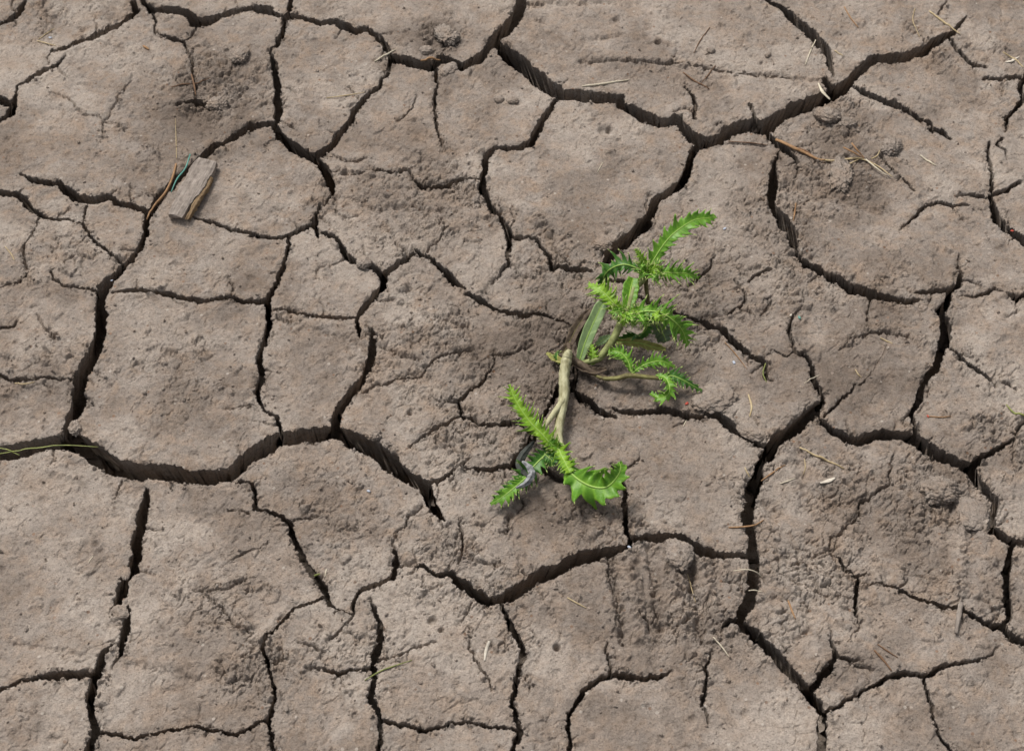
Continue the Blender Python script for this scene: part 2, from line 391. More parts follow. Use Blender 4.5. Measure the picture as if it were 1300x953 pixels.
# relief of the top surface
ROUGH = [(285,110,50,1),(262,92,38,.8),(300,80,30,.7),(560,45,26,1),(1065,165,32,1),(1060,215,40,1),(1010,265,36,.7),(1040,240,36,.7),
 (1005,345,46,.8),(960,260,28,.5),(985,300,30,.6),(700,350,35,.7),(760,330,30,.5),(870,320,55,.45),(900,370,60,.5),(740,430,55,.8),
 (720,600,30,.3),(860,740,30,.35),(888,790,34,1),(880,765,22,.8),(925,740,26,.6),(790,740,20,.3),(1080,640,60,.5),(1150,680,60,.45),(1195,622,40,.8),
 (560,700,40,.6),(550,262,60,.7),(490,250,40,.5),(550,430,70,.5),(600,540,60,.6),(330,850,30,1),(460,840,40,.5),(80,330,40,.4),
 (1270,560,40,.6),(1030,720,40,.8),(1000,800,25,.5),(1180,60,40,.5),(60,20,30,.6),(120,20,30,.5),(655,540,50,.6),(640,600,30,.4),
 (930,640,30,.5),(770,670,30,.6),(470,570,20,.5),(420,660,60,.3),(700,290,30,.5),(850,420,60,.5),(200,190,40,.35),(240,470,60,.25),(1120,370,60,.3),
 (60,470,50,.35),(1240,470,40,.4),(1270,70,30,.4),(1080,120,30,.6),(880,90,40,.4),(420,250,40,.35),(280,760,50,.35),(1230,750,60,.3),(640,760,50,.4)]
RG = np.zeros(X.shape)
for px, py, r, s in ROUGH:
    c = at(px, py); rm = r * PXM * 1.15
    ix = box_idx(c.x - 3 * rm, c.x + 3 * rm, c.y - 3 * rm, c.y + 3 * rm)
    if ix is None: continue
    RG[ix] = np.maximum(RG[ix], s * np.exp(-((X[ix] - c.x)**2 + (Y[ix] - c.y)**2) / (rm * rm)))
patch = fbm(X, Y, 0.11, 3, 51)
RG = np.clip(RG * (0.85 + 0.7 * fbm(X, Y, 0.04, 2, 55)) + 0.15 * np.clip(patch + 0.05, 0, 1), 0, 1.1)
LIPN = sstep(-.05, .5, fbm(X, Y, .035, 2, 57)) * (1 - sstep(.001, .008, Sd))
RG = np.clip(RG + .55 * LIPN, 0, 1.1)
Z0 = 0.0042 * fbm(X, Y, 0.30, 2, 60) + 0.0026 * fbm(X, Y, 0.085, 3, 62) + 0.0006 * fbm(X, Y, 0.02, 3, 66, 0.6) - 0.0010 * sstep(.25, .75, fbm(X, Y, .012, 3, 67, .6)) * sstep(-.1, .4, fbm(X, Y, .09, 2, 68))
fine = fbm(X, Y, 0.0065, 2, 70, 0.6)
Z0 += (0.00020 + 0.0010 * RG) * fine
# crumbs: rounded cells of a few sizes, dense in the broken patches
for size, amp, seed, thr in ((0.013, 0.0042, 81, .45), (0.0075, 0.0026, 83, .35), (0.0045, 0.0012, 85, .3)):
    wx = X + size * 0.45 * fbm(X, Y, size * 1.1, 2, seed + 20); wy = Y + size * 0.45 * fbm(X, Y, size * 1.1, 2, seed + 25)
    f1, f2, rid = worley(wx, wy, size, seed)
    bump = np.clip(1 - (f1 / (0.62 * size))**2, 0, 1)
    gate = sstep(thr, thr + 0.5, RG * 1.25 + (rid - 0.5) * 0.9)
    e = (f2 - f1) / 2 / size
    Z0 += amp * gate * (0.45 * (bump * (0.35 + 0.65 * rid) - 0.25) + 0.75 * (rid - .5) * sstep(.0, .10, e) - 0.55 * (1 - sstep(.0, .07, e)) * (rid > .35))
    # a few stray crumbs anywhere
    Z0 += amp * 0.5 * bump * (rid > 0.965)
# shallow skin crackle between crumbs, in patches
f1, f2, rid = worley(X + 0.006 * fbm(X, Y, 0.02, 3, 90), Y + 0.006 * fbm(X, Y, 0.02, 3, 93), 0.021, 95)
ck = sstep(0.0011, 0.0002, (f2 - f1) / 2) * sstep(0.05, 0.35, fbm(X, Y, 0.06, 3, 97) + 0.6 * RG + .25 * np.exp(-np.clip(Sd, 0, 1) / .012)) * sstep(.2, .5, perlin(X / .018, Y / .018, 98) + .45)
Z0 -= 0.0030 * ck * (.45 + .55 * sstep(.1, .5, RG))
del f1, f2, rid, bump, gate
# pocks
f1, f2, rid = worley(X, Y, 0.028, 101)
Z0 -= 0.0022 * (rid > 0.8) * np.clip(1 - (f1 / (0.0035 + 0.004 * (rid - .8) * 5))**2, 0, 1)
# grooves (negative) and ridges (positive) pressed into the mud: points, half width px, height m
GR = [([(776,702),(783,745),(792,815)],4,-.0050),([(797,700),(804,745),(816,812)],6,.0030),([(822,698),(831,740),(838,800)],4,-.0042),
 ([(850,695),(860,745),(872,800)],8,.0034),([(872,712),(884,760),(893,812)],5,-.0055),([(892,716),(900,755)],5,.0018),([(908,715),(915,765)],4,-.0024),([(812,705),(820,760),(826,800)],3,-.0012),
 ([(477,437),(510,452),(545,458)],3,-.0018),([(392,418),(430,428),(462,440)],3,-.0016),([(540,402),(575,409),(600,416)],3,-.002),
 ([(735,80),(860,79),(900,84),(1000,95),(1080,100)],2,-.0008),([(735,73),(900,76),(1000,87)],5,.0008),
 ([(1225,600),(1222,680),(1214,745)],8,.0026),([(1235,600),(1232,680)],5,-.002),([(1210,620),(1206,740)],5,-.002),
 ([(992,590),(1012,587),(1022,620),(1018,650)],4,-.0022),([(968,640),(990,648)],5,-.003),([(975,760),(1025,762),(1032,800),(1010,812)],4,-.002),
 ([(12,815),(60,820),(105,834)],3,-.0018),([(165,842),(210,850),(250,863)],4,-.002),([(60,597),(100,605)],3,.0015),
 ([(455,255),(480,268),(520,262),(560,270)],4,-.003),([(515,290),(530,305)],4,-.002),([(600,180),(640,170)],5,.001),
 ([(1050,100),(960,92)],3,-.0015),([(690,30),(640,12),(700,8),(780,5)],5,-.003),([(745,52),(790,45)],4,-.002),([(1120,270),(1060,250),(1000,240)],7,-.0022),
 ([(1030,215),(1070,222),(1110,228)],9,.0014),([(1032,232),(1080,240),(1110,242)],6,-.0015),([(330,835),(400,850)],4,-.002),
 ([(795,800),(760,815)],4,-.001),([(850,100),(930,98)],5,-.001),([(660,805),(690,825),(680,845)],5,-.0016)]
for pts, hwpx, amp in GR:
    w = hwpx * PXM
    P = [at(*p) for p in pts]
    x0 = min(p.x for p in P) - 3 * w; x1 = max(p.x for p in P) + 3 * w; y0 = min(p.y for p in P) - 3 * w; y1 = max(p.y for p in P) + 3 * w
    ix = box_idx(x0, x1, y0, y1)
    if ix is None: continue
    d = np.full(X[ix].shape, 9.0)
    for a, b in zip(P[:-1], P[1:]): d = np.minimum(d, seg_dist(WX[ix] , WY[ix], a, b)[0])
    Z0[ix] += 2.2 * amp * np.exp(-(d / w)**2) * (0.7 + 0.5 * DN[ix] * fine[ix])
# lips of the cracks: rounded, crumbling
lip = np.exp(-np.clip(Sd, 0, 1) / 0.0020)
Z0 -= 0.0008 * lip * (1.0 + 0.8 * fine)
Z0 += 0.0012 * np.exp(-((Sd - 0.007) / 0.006)**2) * (patch > -0.1)
# the hollow where the thistle grows
rt = at(724, 455)
Z0 -= 0.010 * np.exp(-((X - rt.x)**2 + (Y - rt.y)**2) / 0.019**2)
# the photograph's few holes
for px, py, r, dp in ((836,52,4,.008),(783,26,4,.006),(768,165,7,.006),(775,163,4,.005),(707,822,3,.008),(549,787,4,.007),(560,800,2.5,.006),(520,522,2.5,.006),(1150,350,4,.004),(70,427,4,.004)):
    c = at(px, py); q = ((X - c.x)**2 + ((Y - c.y))**2) / (r * PXM)**2
    Z0 -= dp * np.exp(-q * q)

# ------------------------------------------------------------------ which plate does each bit of mud belong to?
# (a plate ends where a crack runs, and at the line on which a crack that peters out would go on to the next one)
SB = np.minimum(Sd, np.abs(OUT) - .002)          # what lies beyond the picture stays part of the bed
for pl in polys:
    if max(p[2] for p in pl) < 2.4: continue
    ext = []
    for a_, b_ in ((pl[1], pl[0]), (pl[-2], pl[-1])):
        dx, dy = b_[0] - a_[0], b_[1] - a_[1]; l_ = math.hypot(dx, dy) + 1e-6; g_ = 22 if max(p[2] for p in pl) > 5 else 12
        ext.append((b_, (b_[0] + dx / l_ * g_, b_[1] + dy / l_ * g_)))
    ext += list(zip(pl[:-1], pl[1:]))
    for a_, b_ in ext:
        a, b = at(a_[0], a_[1]), at(b_[0], b_[1])
        ix = box_idx(min(a.x, b.x) - .004, max(a.x, b.x) + .004, min(a.y, b.y) - .004, max(a.y, b.y) + .004)
        if ix is None: continue
        SB[ix] = np.minimum(SB[ix], seg_dist(WX[ix], WY[ix], a, b)[0] - .0014)
B = 3
nj, ni = (NJ - 1) // B, (NI - 1) // B
blk = np.minimum.reduce([SB[a:a + nj * B:B, b:b + ni * B:B] for a in range(B) for b in range(B)])
free = blk > 0.0004
lab = np.zeros((nj, ni), np.int32); sizes = {}; cur = 0
fr = free.tolist(); L = lab.tolist()
for j in range(nj):
    for i in range(ni):
        if fr[j][i] and L[j][i] == 0:
            cur += 1; st = [(j, i)]; L[j][i] = cur; n = 0
            while st:
                a, b = st.pop(); n += 1
                for c, d in ((a + 1, b), (a - 1, b), (a, b + 1), (a, b - 1)):
                    if 0 <= c < nj and 0 <= d < ni and fr[c][d] and L[c][d] == 0:
                        L[c][d] = cur; st.append((c, d))
            sizes[cur] = n
lab = np.array(L, np.int32)
small = [k for k, n in sizes.items() if n < 120]
lab[np.isin(lab, small)] = 0
while (lab == 0).any():
    l0 = lab.copy()
    for sh in ((1, 0), (-1, 0), (0, 1), (0, -1)):
        r = np.roll(l0, sh, (0, 1)); m = (lab == 0) & (r > 0); lab[m] = r[m]
jj = np.minimum(np.arange(NJ) // B, nj - 1); ii = np.minimum(np.arange(NI) // B, ni - 1)
VL = lab[jj][:, ii]
inside = OUT < 0
inlab = [int(k) for k in np.unique(VL[inside]) if (VL[inside] == k).sum() > max(1200, .5 * (VL == k).sum())]
print('plates', len(inlab))
# plates have settled a little unevenly
PLT = np.zeros(X.shape); TINT = np.full(X.shape, 0.5)
for k in inlab:
    m = VL == k; r_ = np.random.RandomState(k + 3)
    PLT[m] = r_.uniform(-.0016, .0016) + (X[m] - X[m].mean()) * r_.uniform(-.012, .012) + (Y[m] - Y[m].mean()) * r_.uniform(-.012, .012)
    TINT[m] = r_.rand()
for _ in range(3):                                   # soften the step where two plates still cling together
    PLT[1:-1, 1:-1] = (PLT[1:-1, 1:-1] * 2 + PLT[:-2, 1:-1] + PLT[2:, 1:-1] + PLT[1:-1, :-2] + PLT[1:-1, 2:]) / 6
HTOP = Z0 + PLT
Z = HTOP + ZC + (ZC < -0.004) * 0.0012 * fine
def height(x, y, top=True):
    A = HTOP if top else Z
    hw = TANH * (y * CP + CAMH * SP); s = x / hw
    i = min(max(np.searchsorted(s_ax, s), 1), NI - 1); j = min(max(np.searchsorted(y_ax, y), 1), NJ - 1)
    return float(A[j - 1:j + 1, i - 1:i + 1].max())

# damp and dust: the soil's own tone, kept as point data
DAMP = np.zeros(X.shape)
for px, py, r, s in ((720,470,90,.75),(880,560,130,.3),(960,320,110,.35),(1060,210,70,.45),(280,110,80,.55),(690,600,70,.4),(860,420,90,.4),(240,440,120,.22),(1040,480,140,.25),(880,770,70,.3),(540,270,60,.25),(560,45,30,.6),(1150,640,90,.2),(840,650,120,.15)):
    c = at(px, py); rm = r * PXM
    DAMP = np.maximum(DAMP, s * np.exp(-((X - c.x)**2 + ((Y - c.y) * .8)**2) / rm**2))
DAMP = np.clip(DAMP * (1 + 0.9 * fbm(X, Y, 0.07, 3, 120)) + 0.10 * fbm(X, Y, 0.2, 2, 125), 0, 1)

big = fbm(X, Y, 0.17, 4, 131, .6); mid = fbm(X, Y, 0.05, 4, 141, .62)
DAMP = np.clip(DAMP + .42 * sstep(.05, .65, big + .35 * mid) + .16 * sstep(.2, .8, mid), 0, 1)
DUST = np.clip(.9 * sstep(.05, .6, -big + .45 * fbm(X, Y, 0.06, 3, 151, .6)), 0, 1) * (1 - np.clip(DAMP * 1.3, 0, 1))
# ------------------------------------------------------------------ materials
def mat(name, rough=0.9, spec=0.2):
    m = bpy.data.materials.new(name); m.use_nodes = True
    nt = m.node_tree; b = nt.nodes['Principled BSDF']
    b.inputs['Roughness'].default_value = rough; b.inputs['Specular IOR Level'].default_value = spec
    return m, nt, b
def node(nt, kind, **kw):
    n = nt.nodes.new(kind)
    for k, v in kw.items():
        if k in n.inputs.keys(): n.inputs[k].default_value = v
        else: setattr(n, k, v)
    return n
def ramp(nt, fac, stops):
    r = nt.nodes.new('ShaderNodeValToRGB'); e = r.color_ramp.elements
    e[0].position, e[0].color = stops[0][0], (*stops[0][1], 1); e[1].position, e[1].color = stops[-1][0], (*stops[-1][1], 1)
    for p, c in stops[1:-1]:
        q = e.new(p); q.color = (*c, 1)
    nt.links.new(fac, r.inputs[0]); return r.outputs[0]
def mix(nt, fac, a, b, mode='MIX'):
    n = nt.nodes.new('ShaderNodeMix'); n.data_type = 'RGBA'; n.blend_type = mode
    for s, v in ((0, fac), (6, a), (7, b)):
        if isinstance(v, (int, float)): n.inputs[s].default_value = v
        elif isinstance(v, tuple): n.inputs[s].default_value = (*v, 1)
        else: nt.links.new(v, n.inputs[s])
    return n.outputs[2]
def math_(nt, op, a, b=0.0, clamp=False):
    n = nt.nodes.new('ShaderNodeMath'); n.operation = op; n.use_clamp = clamp
    for s, v in ((0, a), (1, b)):
        if isinstance(v, (int, float)): n.inputs[s].default_value = v
        else: nt.links.new(v, n.inputs[s])
    return n.outputs[0]
def noise(nt, vec, scale, detail=3, rough=0.55, dist=0.0):
    n = node(nt, 'ShaderNodeTexNoise', Scale=scale, Detail=detail, Roughness=rough, Distortion=dist)
    nt.links.new(vec, n.inputs['Vector']); return n.outputs['Fac']

def mud_material():
    m, nt, b = mat('dried_mud', 0.93, 0.18)
    pos = nt.nodes.new('ShaderNodeNewGeometry').outputs['Position']
    at_ = node(nt, 'ShaderNodeAttribute', attribute_name='soil')
    sep = nt.nodes.new('ShaderNodeSeparateColor'); nt.links.new(at_.outputs['Color'], sep.inputs[0])
    damp, tint, rg = sep.outputs[0], sep.outputs[1], sep.outputs[2]
    base = ramp(nt, noise(nt, pos, 16, 5, .62, .3), [(.30, (.212, .176, .148)), (.50, (.278, .234, .199)), (.70, (.340, .293, .254))])
    warm = ramp(nt, noise(nt, pos, 55, 4, .6, .6), [(.42, (0, 0, 0)), (.68, (1, 1, 1))])
    c = mix(nt, math_(nt, 'MULTIPLY', warm, .7), base, (.318, .232, .168))
    grey = ramp(nt, noise(nt, pos, 34, 4, .6, .4), [(.46, (0, 0, 0)), (.66, (1, 1, 1))])
    c = mix(nt, math_(nt, 'MULTIPLY', grey, .45), c, (.262, .233, .210))
    c = mix(nt, math_(nt, 'MULTIPLY', tint, .25), c, (.335, .280, .236))
    c = mix(nt, math_(nt, 'MULTIPLY', rg, .6), c, (.405, .352, .305))
    rust = ramp(nt, noise(nt, pos, 9, 5, .65, .8), [(.55, (0, 0, 0)), (.72, (1, 1, 1))])
    c = mix(nt, math_(nt, 'MULTIPLY', rust, .4), c, (.262, .178, .118))
    c = mix(nt, math_(nt, 'MULTIPLY', damp, .8), c, (.132, .103, .083))
    # grains: pale and dark specks
    g1 = ramp(nt, noise(nt, pos, 620, 2, .5), [(.28, (.48, .46, .44)), (.44, (.98, .98, .98)), (.60, (1, 1, 1)), (.74, (1.40, 1.38, 1.35))])
    c = mix(nt, .8, c, g1, 'MULTIPLY')
    g2 = ramp(nt, noise(nt, pos, 190, 3, .6), [(.28, (.58, .555, .53)), (.45, (.96, .96, .96)), (.6, (1.05, 1.05, 1.05)), (.74, (1.22, 1.21, 1.19))])
    c = mix(nt, .8, c, g2, 'MULTIPLY')
    vor = node(nt, 'ShaderNodeTexVoronoi', Scale=150.0); nt.links.new(pos, vor.inputs['Vector'])
    sp = node(nt, 'ShaderNodeSeparateColor'); nt.links.new(vor.outputs['Color'], sp.inputs[0])
    dot = math_(nt, 'MULTIPLY', math_(nt, 'LESS_THAN', vor.outputs['Distance'], .26), math_(nt, 'GREATER_THAN', sp.outputs[0], .90))
    c = mix(nt, math_(nt, 'MULTIPLY', dot, .6), c, ramp(nt, sp.outputs[1], [(.3, (.07, .055, .045)), (.6, (.20, .10, .05)), (.8, (.45, .40, .35))]))
    nt.links.new(c, b.inputs['Base Color'])
    h = math_(nt, 'ADD', math_(nt, 'MULTIPLY', noise(nt, pos, 260, 4, .65), 1.0), math_(nt, 'MULTIPLY', noise(nt, pos, 900, 3, .6), .45))
    bp = node(nt, 'ShaderNodeBump', Strength=1.0, Distance=0.0022)
    nt.links.new(h, bp.inputs['Height']); nt.links.new(bp.outputs[0], b.inputs['Normal'])
    return m
MUD = mud_material()

def plain(name, c1, c2, rough=.7, spec=.3, scale=120, stretch=None, bump=.0004):
    m, nt, b = mat(name, rough, spec)
    tc = nt.nodes.new('ShaderNodeTexCoord').outputs['Object']
    if stretch:
        mp = nt.nodes.new('ShaderNodeMapping'); mp.inputs['Scale'].default_value = stretch
        nt.links.new(tc, mp.inputs[0]); tc = mp.outputs[0]
    f = noise(nt, tc, scale, 4, .6)
    nt.links.new(ramp(nt, f, [(.3, c1), (.7, c2)]), b.inputs['Base Color'])
    bp = node(nt, 'ShaderNodeBump', Strength=.7, Distance=bump); nt.links.new(f, bp.inputs['Height']); nt.links.new(bp.outputs[0], b.inputs['Normal'])
    return m
def leaf_material(name, dark, light, trans=.25, rough=.42):
    m, nt, b = mat(name, rough, .4)
    tc = nt.nodes.new('ShaderNodeNewGeometry').outputs['Position']
    f = noise(nt, tc, 90, 4, .6); f2 = noise(nt, tc, 420, 3, .6)
    c = mix(nt, .35, ramp(nt, f, [(.32, dark), (.66, light)]), ramp(nt, f2, [(.35, dark), (.65, light)]))
    ac = node(nt, 'ShaderNodeAttribute', attribute_name='across'); sp = node(nt, 'ShaderNodeSeparateColor'); nt.links.new(ac.outputs['Color'], sp.inputs[0])
    pale = tuple(min(1, v * 1.25 + a) for v, a in zip(light, (.09, .09, .015)))
    c = mix(nt, ramp(nt, sp.outputs[0], [(.02, (.45, .45, .45)), (.25, (.08, .08, .08)), (.8, (0, 0, 0)), (1, (.35, .35, .35))]), c, pale)
    c = mix(nt, math_(nt, 'MULTIPLY', math_(nt, 'POWER', sp.outputs[2], 6.0), .45), c, pale)
    nt.links.new(c, b.inputs['Base Color'])
    bp = node(nt, 'ShaderNodeBump', Strength=.6, Distance=.0006); nt.links.new(f2, bp.inputs['Height']); nt.links.new(bp.outputs[0], b.inputs['Normal'])
    tr = nt.nodes.new('ShaderNodeBsdfTranslucent'); nt.links.new(c, tr.inputs['Color'])
    mx = nt.nodes.new('ShaderNodeMixShader'); mx.inputs[0].default_value = trans
    nt.links.new(b.outputs[0], mx.inputs[1]); nt.links.new(tr.outputs[0], mx.inputs[2])
    nt.links.new(mx.outputs[0], nt.nodes['Material Output'].inputs['Surface'])
    return m
def wood_mat(name, c1, c2):
    m, nt, b = mat(name, .92, .12)
    tc = nt.nodes.new('ShaderNodeTexCoord').outputs['Object']
    a, e = at(266, 213), at(228, 281); ang = math.atan2((e - a).y, (e - a).x)
    mp = nt.nodes.new('ShaderNodeMapping'); mp.vector_type = 'TEXTURE'; mp.inputs['Rotation'].default_value = (0, 0, ang); mp.inputs['Scale'].default_value = (14, 1, 1)
    nt.links.new(tc, mp.inputs[0])
    f = noise(nt, mp.outputs[0], 420, 5, .7, .4); g = noise(nt, tc, 130, 3, .6)
    c = mix(nt, .4, ramp(nt, f, [(.32, c1), (.68, c2)]), ramp(nt, g, [(.3, c1), (.7, c2)]))
    nt.links.new(c, b.inputs['Base Color'])
    bp = node(nt, 'ShaderNodeBump', Strength=1.0, Distance=.002); nt.links.new(f, bp.inputs['Height']); nt.links.new(bp.outputs[0], b.inputs['Normal'])
    return m
M = dict(
 leaf=leaf_material('thistle_leaf', (.062, .200, .012), (.165, .360, .030)),
 leaf_lime=leaf_material('thistle_leaf_young', (.125, .290, .014), (.260, .440, .036)),
 leaf_deep=leaf_material('thistle_leaf_deep', (.026, .105, .014), (.070, .205, .028)),
 leaf_dull=leaf_material('thistle_leaf_dull', (.065, .105, .055), (.130, .180, .095), .12, .6),
 leaf_pale=leaf_material('thistle_leaf_pale', (.170, .270, .105), (.280, .390, .180), .15, .5),
 leaf_olive=leaf_material('thistle_leaf_olive', (.170, .170, .035), (.300, .290, .080), .15, .55),
 rib=leaf_material('midrib_pale', (.170, .340, .050), (.290, .440, .105), .1, .5),
 spine=plain('spine_pale', (.30, .40, .10), (.50, .55, .22), .5, .3, 300),
 stem=plain('thistle_stem', (.210, .190, .095), (.540, .520, .330), .6, .3, 170, (1, .45, 1), .0012),
 stem_olive=plain('stem_olive', (.075, .055, .022), (.215, .205, .070), .65, .3, 150, None, .001),
 stem_green=plain('stem_green', (.120, .130, .040), (.300, .330, .130), .6, .3, 150, None, .0008),
 stem_brown=plain('stem_brown', (.040, .026, .020), (.150, .112, .075), .75, .25, 170, None, .0012),
 dry_grey=plain('withered_grey', (.110, .112, .115), (.360, .365, .375), .8, .2, 260),
 dry_dark=plain('withered_dark', (.030, .033, .030), (.075, .080, .070), .8, .2, 260),
 straw=plain('straw', (.330, .245, .125), (.520, .420, .260), .7, .25, 200),
 straw_pale=plain('straw_pale', (.470, .410, .300), (.640, .580, .460), .7, .25, 200),
 straw_orange=plain('straw_orange', (.210, .115, .055), (.360, .215, .110), .7, .25, 200),
 twig=plain('twig_brown', (.100, .055, .032), (.210, .125, .075), .8, .2, 220),
 wood=wood_mat('weathered_wood', (.130, .106, .090), (.420, .365, .320)),
 wood_edge=wood_mat('split_wood', (.150, .098, .055), (.330, .235, .140)),
 thread=plain('teal_thread', (.060, .230, .190), (.120, .320, .270), .5, .4, 300),
 grass=plain('grass_blade', (.110, .140, .030), (.260, .270, .075), .5, .35, 150),
 flake=plain('pale_flake', (.430, .380, .310), (.620, .570, .490), .8, .2, 300),
 bluegrey=plain('grit_blue', (.330, .370, .450), (.520, .560, .640), .6, .4, 300),
 red=plain('grit_red', (.380, .050, .035), (.520, .110, .070), .7, .3, 300),
)

# ------------------------------------------------------------------ build the plates and the bed below them
vid = np.arange(NJ * NI).reshape(NJ, NI)
Q = np.stack([vid[:-1, :-1], vid[:-1, 1:], vid[1:, 1:], vid[1:, :-1]], -1).reshape(-1, 4)
qz = np.minimum.reduce([ZC[:-1, :-1], ZC[:-1, 1:], ZC[1:, 1:], ZC[1:, :-1]])
QL = VL[:-1, :-1].copy()
QL[~np.isin(QL, inlab)] = 0
QL[qz < -0.013] = 0
QL = QL.reshape(-1)
VX = np.stack([X + GX, Y + GY, Z], -1).reshape(-1, 3)
tu = np.zeros((NJ, NI, 3)); tv = np.zeros((NJ, NI, 3)); V3 = VX.reshape(NJ, NI, 3)
tu[:, 1:-1] = V3[:, 2:] - V3[:, :-2]; tu[:, 0] = V3[:, 1] - V3[:, 0]; tu[:, -1] = V3[:, -1] - V3[:, -2]
tv[1:-1] = V3[2:] - V3[:-2]; tv[0] = V3[1] - V3[0]; tv[-1] = V3[-1] - V3[-2]
N3 = np.cross(tu, tv); N3 /= np.linalg.norm(N3, axis=-1, keepdims=True)
wm = sstep(.004, .010, -ZC)[..., None] + 1e-4
Nb = N3 * wm; Wb = wm.copy()
for ax_ in (0, 1):
    an, aw = Nb.copy(), Wb.copy()
    for k in range(1, 6): an += np.roll(Nb, k, ax_) + np.roll(Nb, -k, ax_); aw += np.roll(Wb, k, ax_) + np.roll(Wb, -k, ax_)
    Nb, Wb = an, aw
Nb /= Wb; wm = np.clip(wm, 0, 1); N3 = N3 * (1 - wm) + Nb * wm
N3 /= np.linalg.norm(N3, axis=-1, keepdims=True); N3 = N3.reshape(-1, 3)
SOIL = np.stack([DAMP, TINT, DUST, np.ones(X.shape)], -1).reshape(-1, 4)

def mesh_from(name, verts, quads, normals, soil):
    me = bpy.data.meshes.new(name)
    me.vertices.add(len(verts)); me.vertices.foreach_set('co', verts.astype(np.float32).ravel())
    me.loops.add(len(quads) * 4); me.loops.foreach_set('vertex_index', quads.astype(np.int32).ravel())
    me.polygons.add(len(quads)); me.polygons.foreach_set('loop_start', np.arange(0, len(quads) * 4, 4, dtype=np.int32))
    me.update(calc_edges=True)
    me.polygons.foreach_set('use_smooth', np.ones(len(quads), bool))
    ca = me.color_attributes.new('soil', 'FLOAT_COLOR', 'POINT'); ca.data.foreach_set('color', soil.astype(np.float32).ravel())
    me.normals_split_custom_set_from_vertices(normals.tolist())
    me.materials.append(MUD)
    return me
def cut(k):
    q = Q[QL == k]
    used, inv = np.unique(q, return_inverse=True)
    return used, inv.reshape(-1, 4)
# the bed: crack floors, the mud beyond the picture and a sheet to the horizon
used, q = cut(0)
border = np.concatenate([vid[0, :-1], vid[:-1, -1], vid[-1, :0:-1], vid[:0:-1, 0]])
bp_ = VX[border]; cen = np.array([0, 1.15, 0]); rings = []
for kx in (1.0, 1.25, 1.8, 4, 15, 150):
    r = cen + (bp_ - cen) * kx; r[:, 2] = bp_[:, 2] if kx == 1.0 else 0.0; rings.append(r)
nb = len(border); off = len(used)
V = np.concatenate([VX[used]] + rings); NN = np.concatenate([N3[used], np.tile([0, 0, 1.0], (nb * 6, 1))])
SS = np.concatenate([SOIL[used], np.tile([.2, .5, .25, 1.0], (nb * 6, 1))])
rq = []
a = np.arange(nb); b = (a + 1) % nb
for k in range(5): rq.append(np.stack([off + k * nb + a, off + (k + 1) * nb + a, off + (k + 1) * nb + b, off + k * nb + b], -1))
ground = bpy.data.objects.new('ground', mesh_from('ground', V, np.concatenate([q] + rq), NN, SS))
COL.objects.link(ground); ground['kind'] = 'structure'
ground['label'] = 'grey brown dried mud ground split by deep dark cracks'
for k in inlab:
    used, q = cut(k)
    if len(q) < 50: continue
    o = bpy.data.objects.new('mud_plate', mesh_from('mud_plate', VX[used], q, N3[used], SOIL[used]))
    COL.objects.link(o); o.parent = ground

# ------------------------------------------------------------------ helpers for things
def obj(name, me, m, parent=None, smooth=True, kind=None):
    o = bpy.data.objects.new(name, me); COL.objects.link(o)
    if m is not None: me.materials.append(m)
    if smooth:
        for p in me.polygons: p.use_smooth = True
    if parent is not None: o.parent = parent
    if kind: o['kind'] = kind
    return o
def tag(o, label, cat, group=None):
    o['label'] = label; o['category'] = cat
    if group: o['group'] = group
    return o
def empty(name, loc):
    o = bpy.data.objects.new(name, None); COL.objects.link(o); o.location = loc; o.empty_display_size = .02
    return o
def curve(P, n):
    P = [Vector(p) for p in P]
    if len(P) == 2: return [P[0].lerp(P[1], i / (n - 1)) for i in range(n)]
    E = [P[0] * 2 - P[1]] + P + [P[-1] * 2 - P[-2]]
    out = []
    for i in range(n):
        t = i / (n - 1) * (len(P) - 1); k = min(int(t), len(P) - 2); t -= k
        a, b, c, d = E[k:k + 4]
        out.append(0.5 * ((2 * b) + (c - a) * t + (2 * a - 5 * b + 4 * c - d) * t * t + (3 * b - a - 3 * c + d) * t**3))
    return out
def lerp_list(v, t):
    if isinstance(v, (int, float)): return v
    t *= len(v) - 1; k = min(int(t), len(v) - 2); return v[k] + (v[k + 1] - v[k]) * (t - k)
def tube_mesh(name, pts, rad, sides=8, flat=1.0, wob=0.0, seed=0, bm=None, ribs=0.0):
    own = bm is None
    if own: bm = bmesh.new()
    r_ = random.Random(seed); rings = []; n = len(pts); up = Vector((.13, .21, 1)).normalized()
    for i, p in enumerate(pts):
        T = (pts[min(i + 1, n - 1)] - pts[max(i - 1, 0)]).normalized()
        S = T.cross(up)
        if S.length < 1e-4: S = T.orthogonal()
        S.normalize(); U = S.cross(T)
        r = lerp_list(rad, i / (n - 1)) * (1 + wob * r_.uniform(-1, 1))
        rings.append([bm.verts.new(p + (S * math.cos(a) + U * math.sin(a) * flat) * r * (1 + wob * .6 * r_.uniform(-1, 1) + ribs * math.cos(a * sides / 2))) for a in [2 * math.pi * k / sides for k in range(sides)]])
    for A, B_ in zip(rings[:-1], rings[1:]):
        for k in range(sides): bm.faces.new((A[k], A[(k + 1) % sides], B_[(k + 1) % sides], B_[k]))
    bm.faces.new(rings[0][::-1]); bm.faces.new(rings[-1])
    if not own: return None
    me = bpy.data.meshes.new(name); bm.to_mesh(me); bm.free(); return me

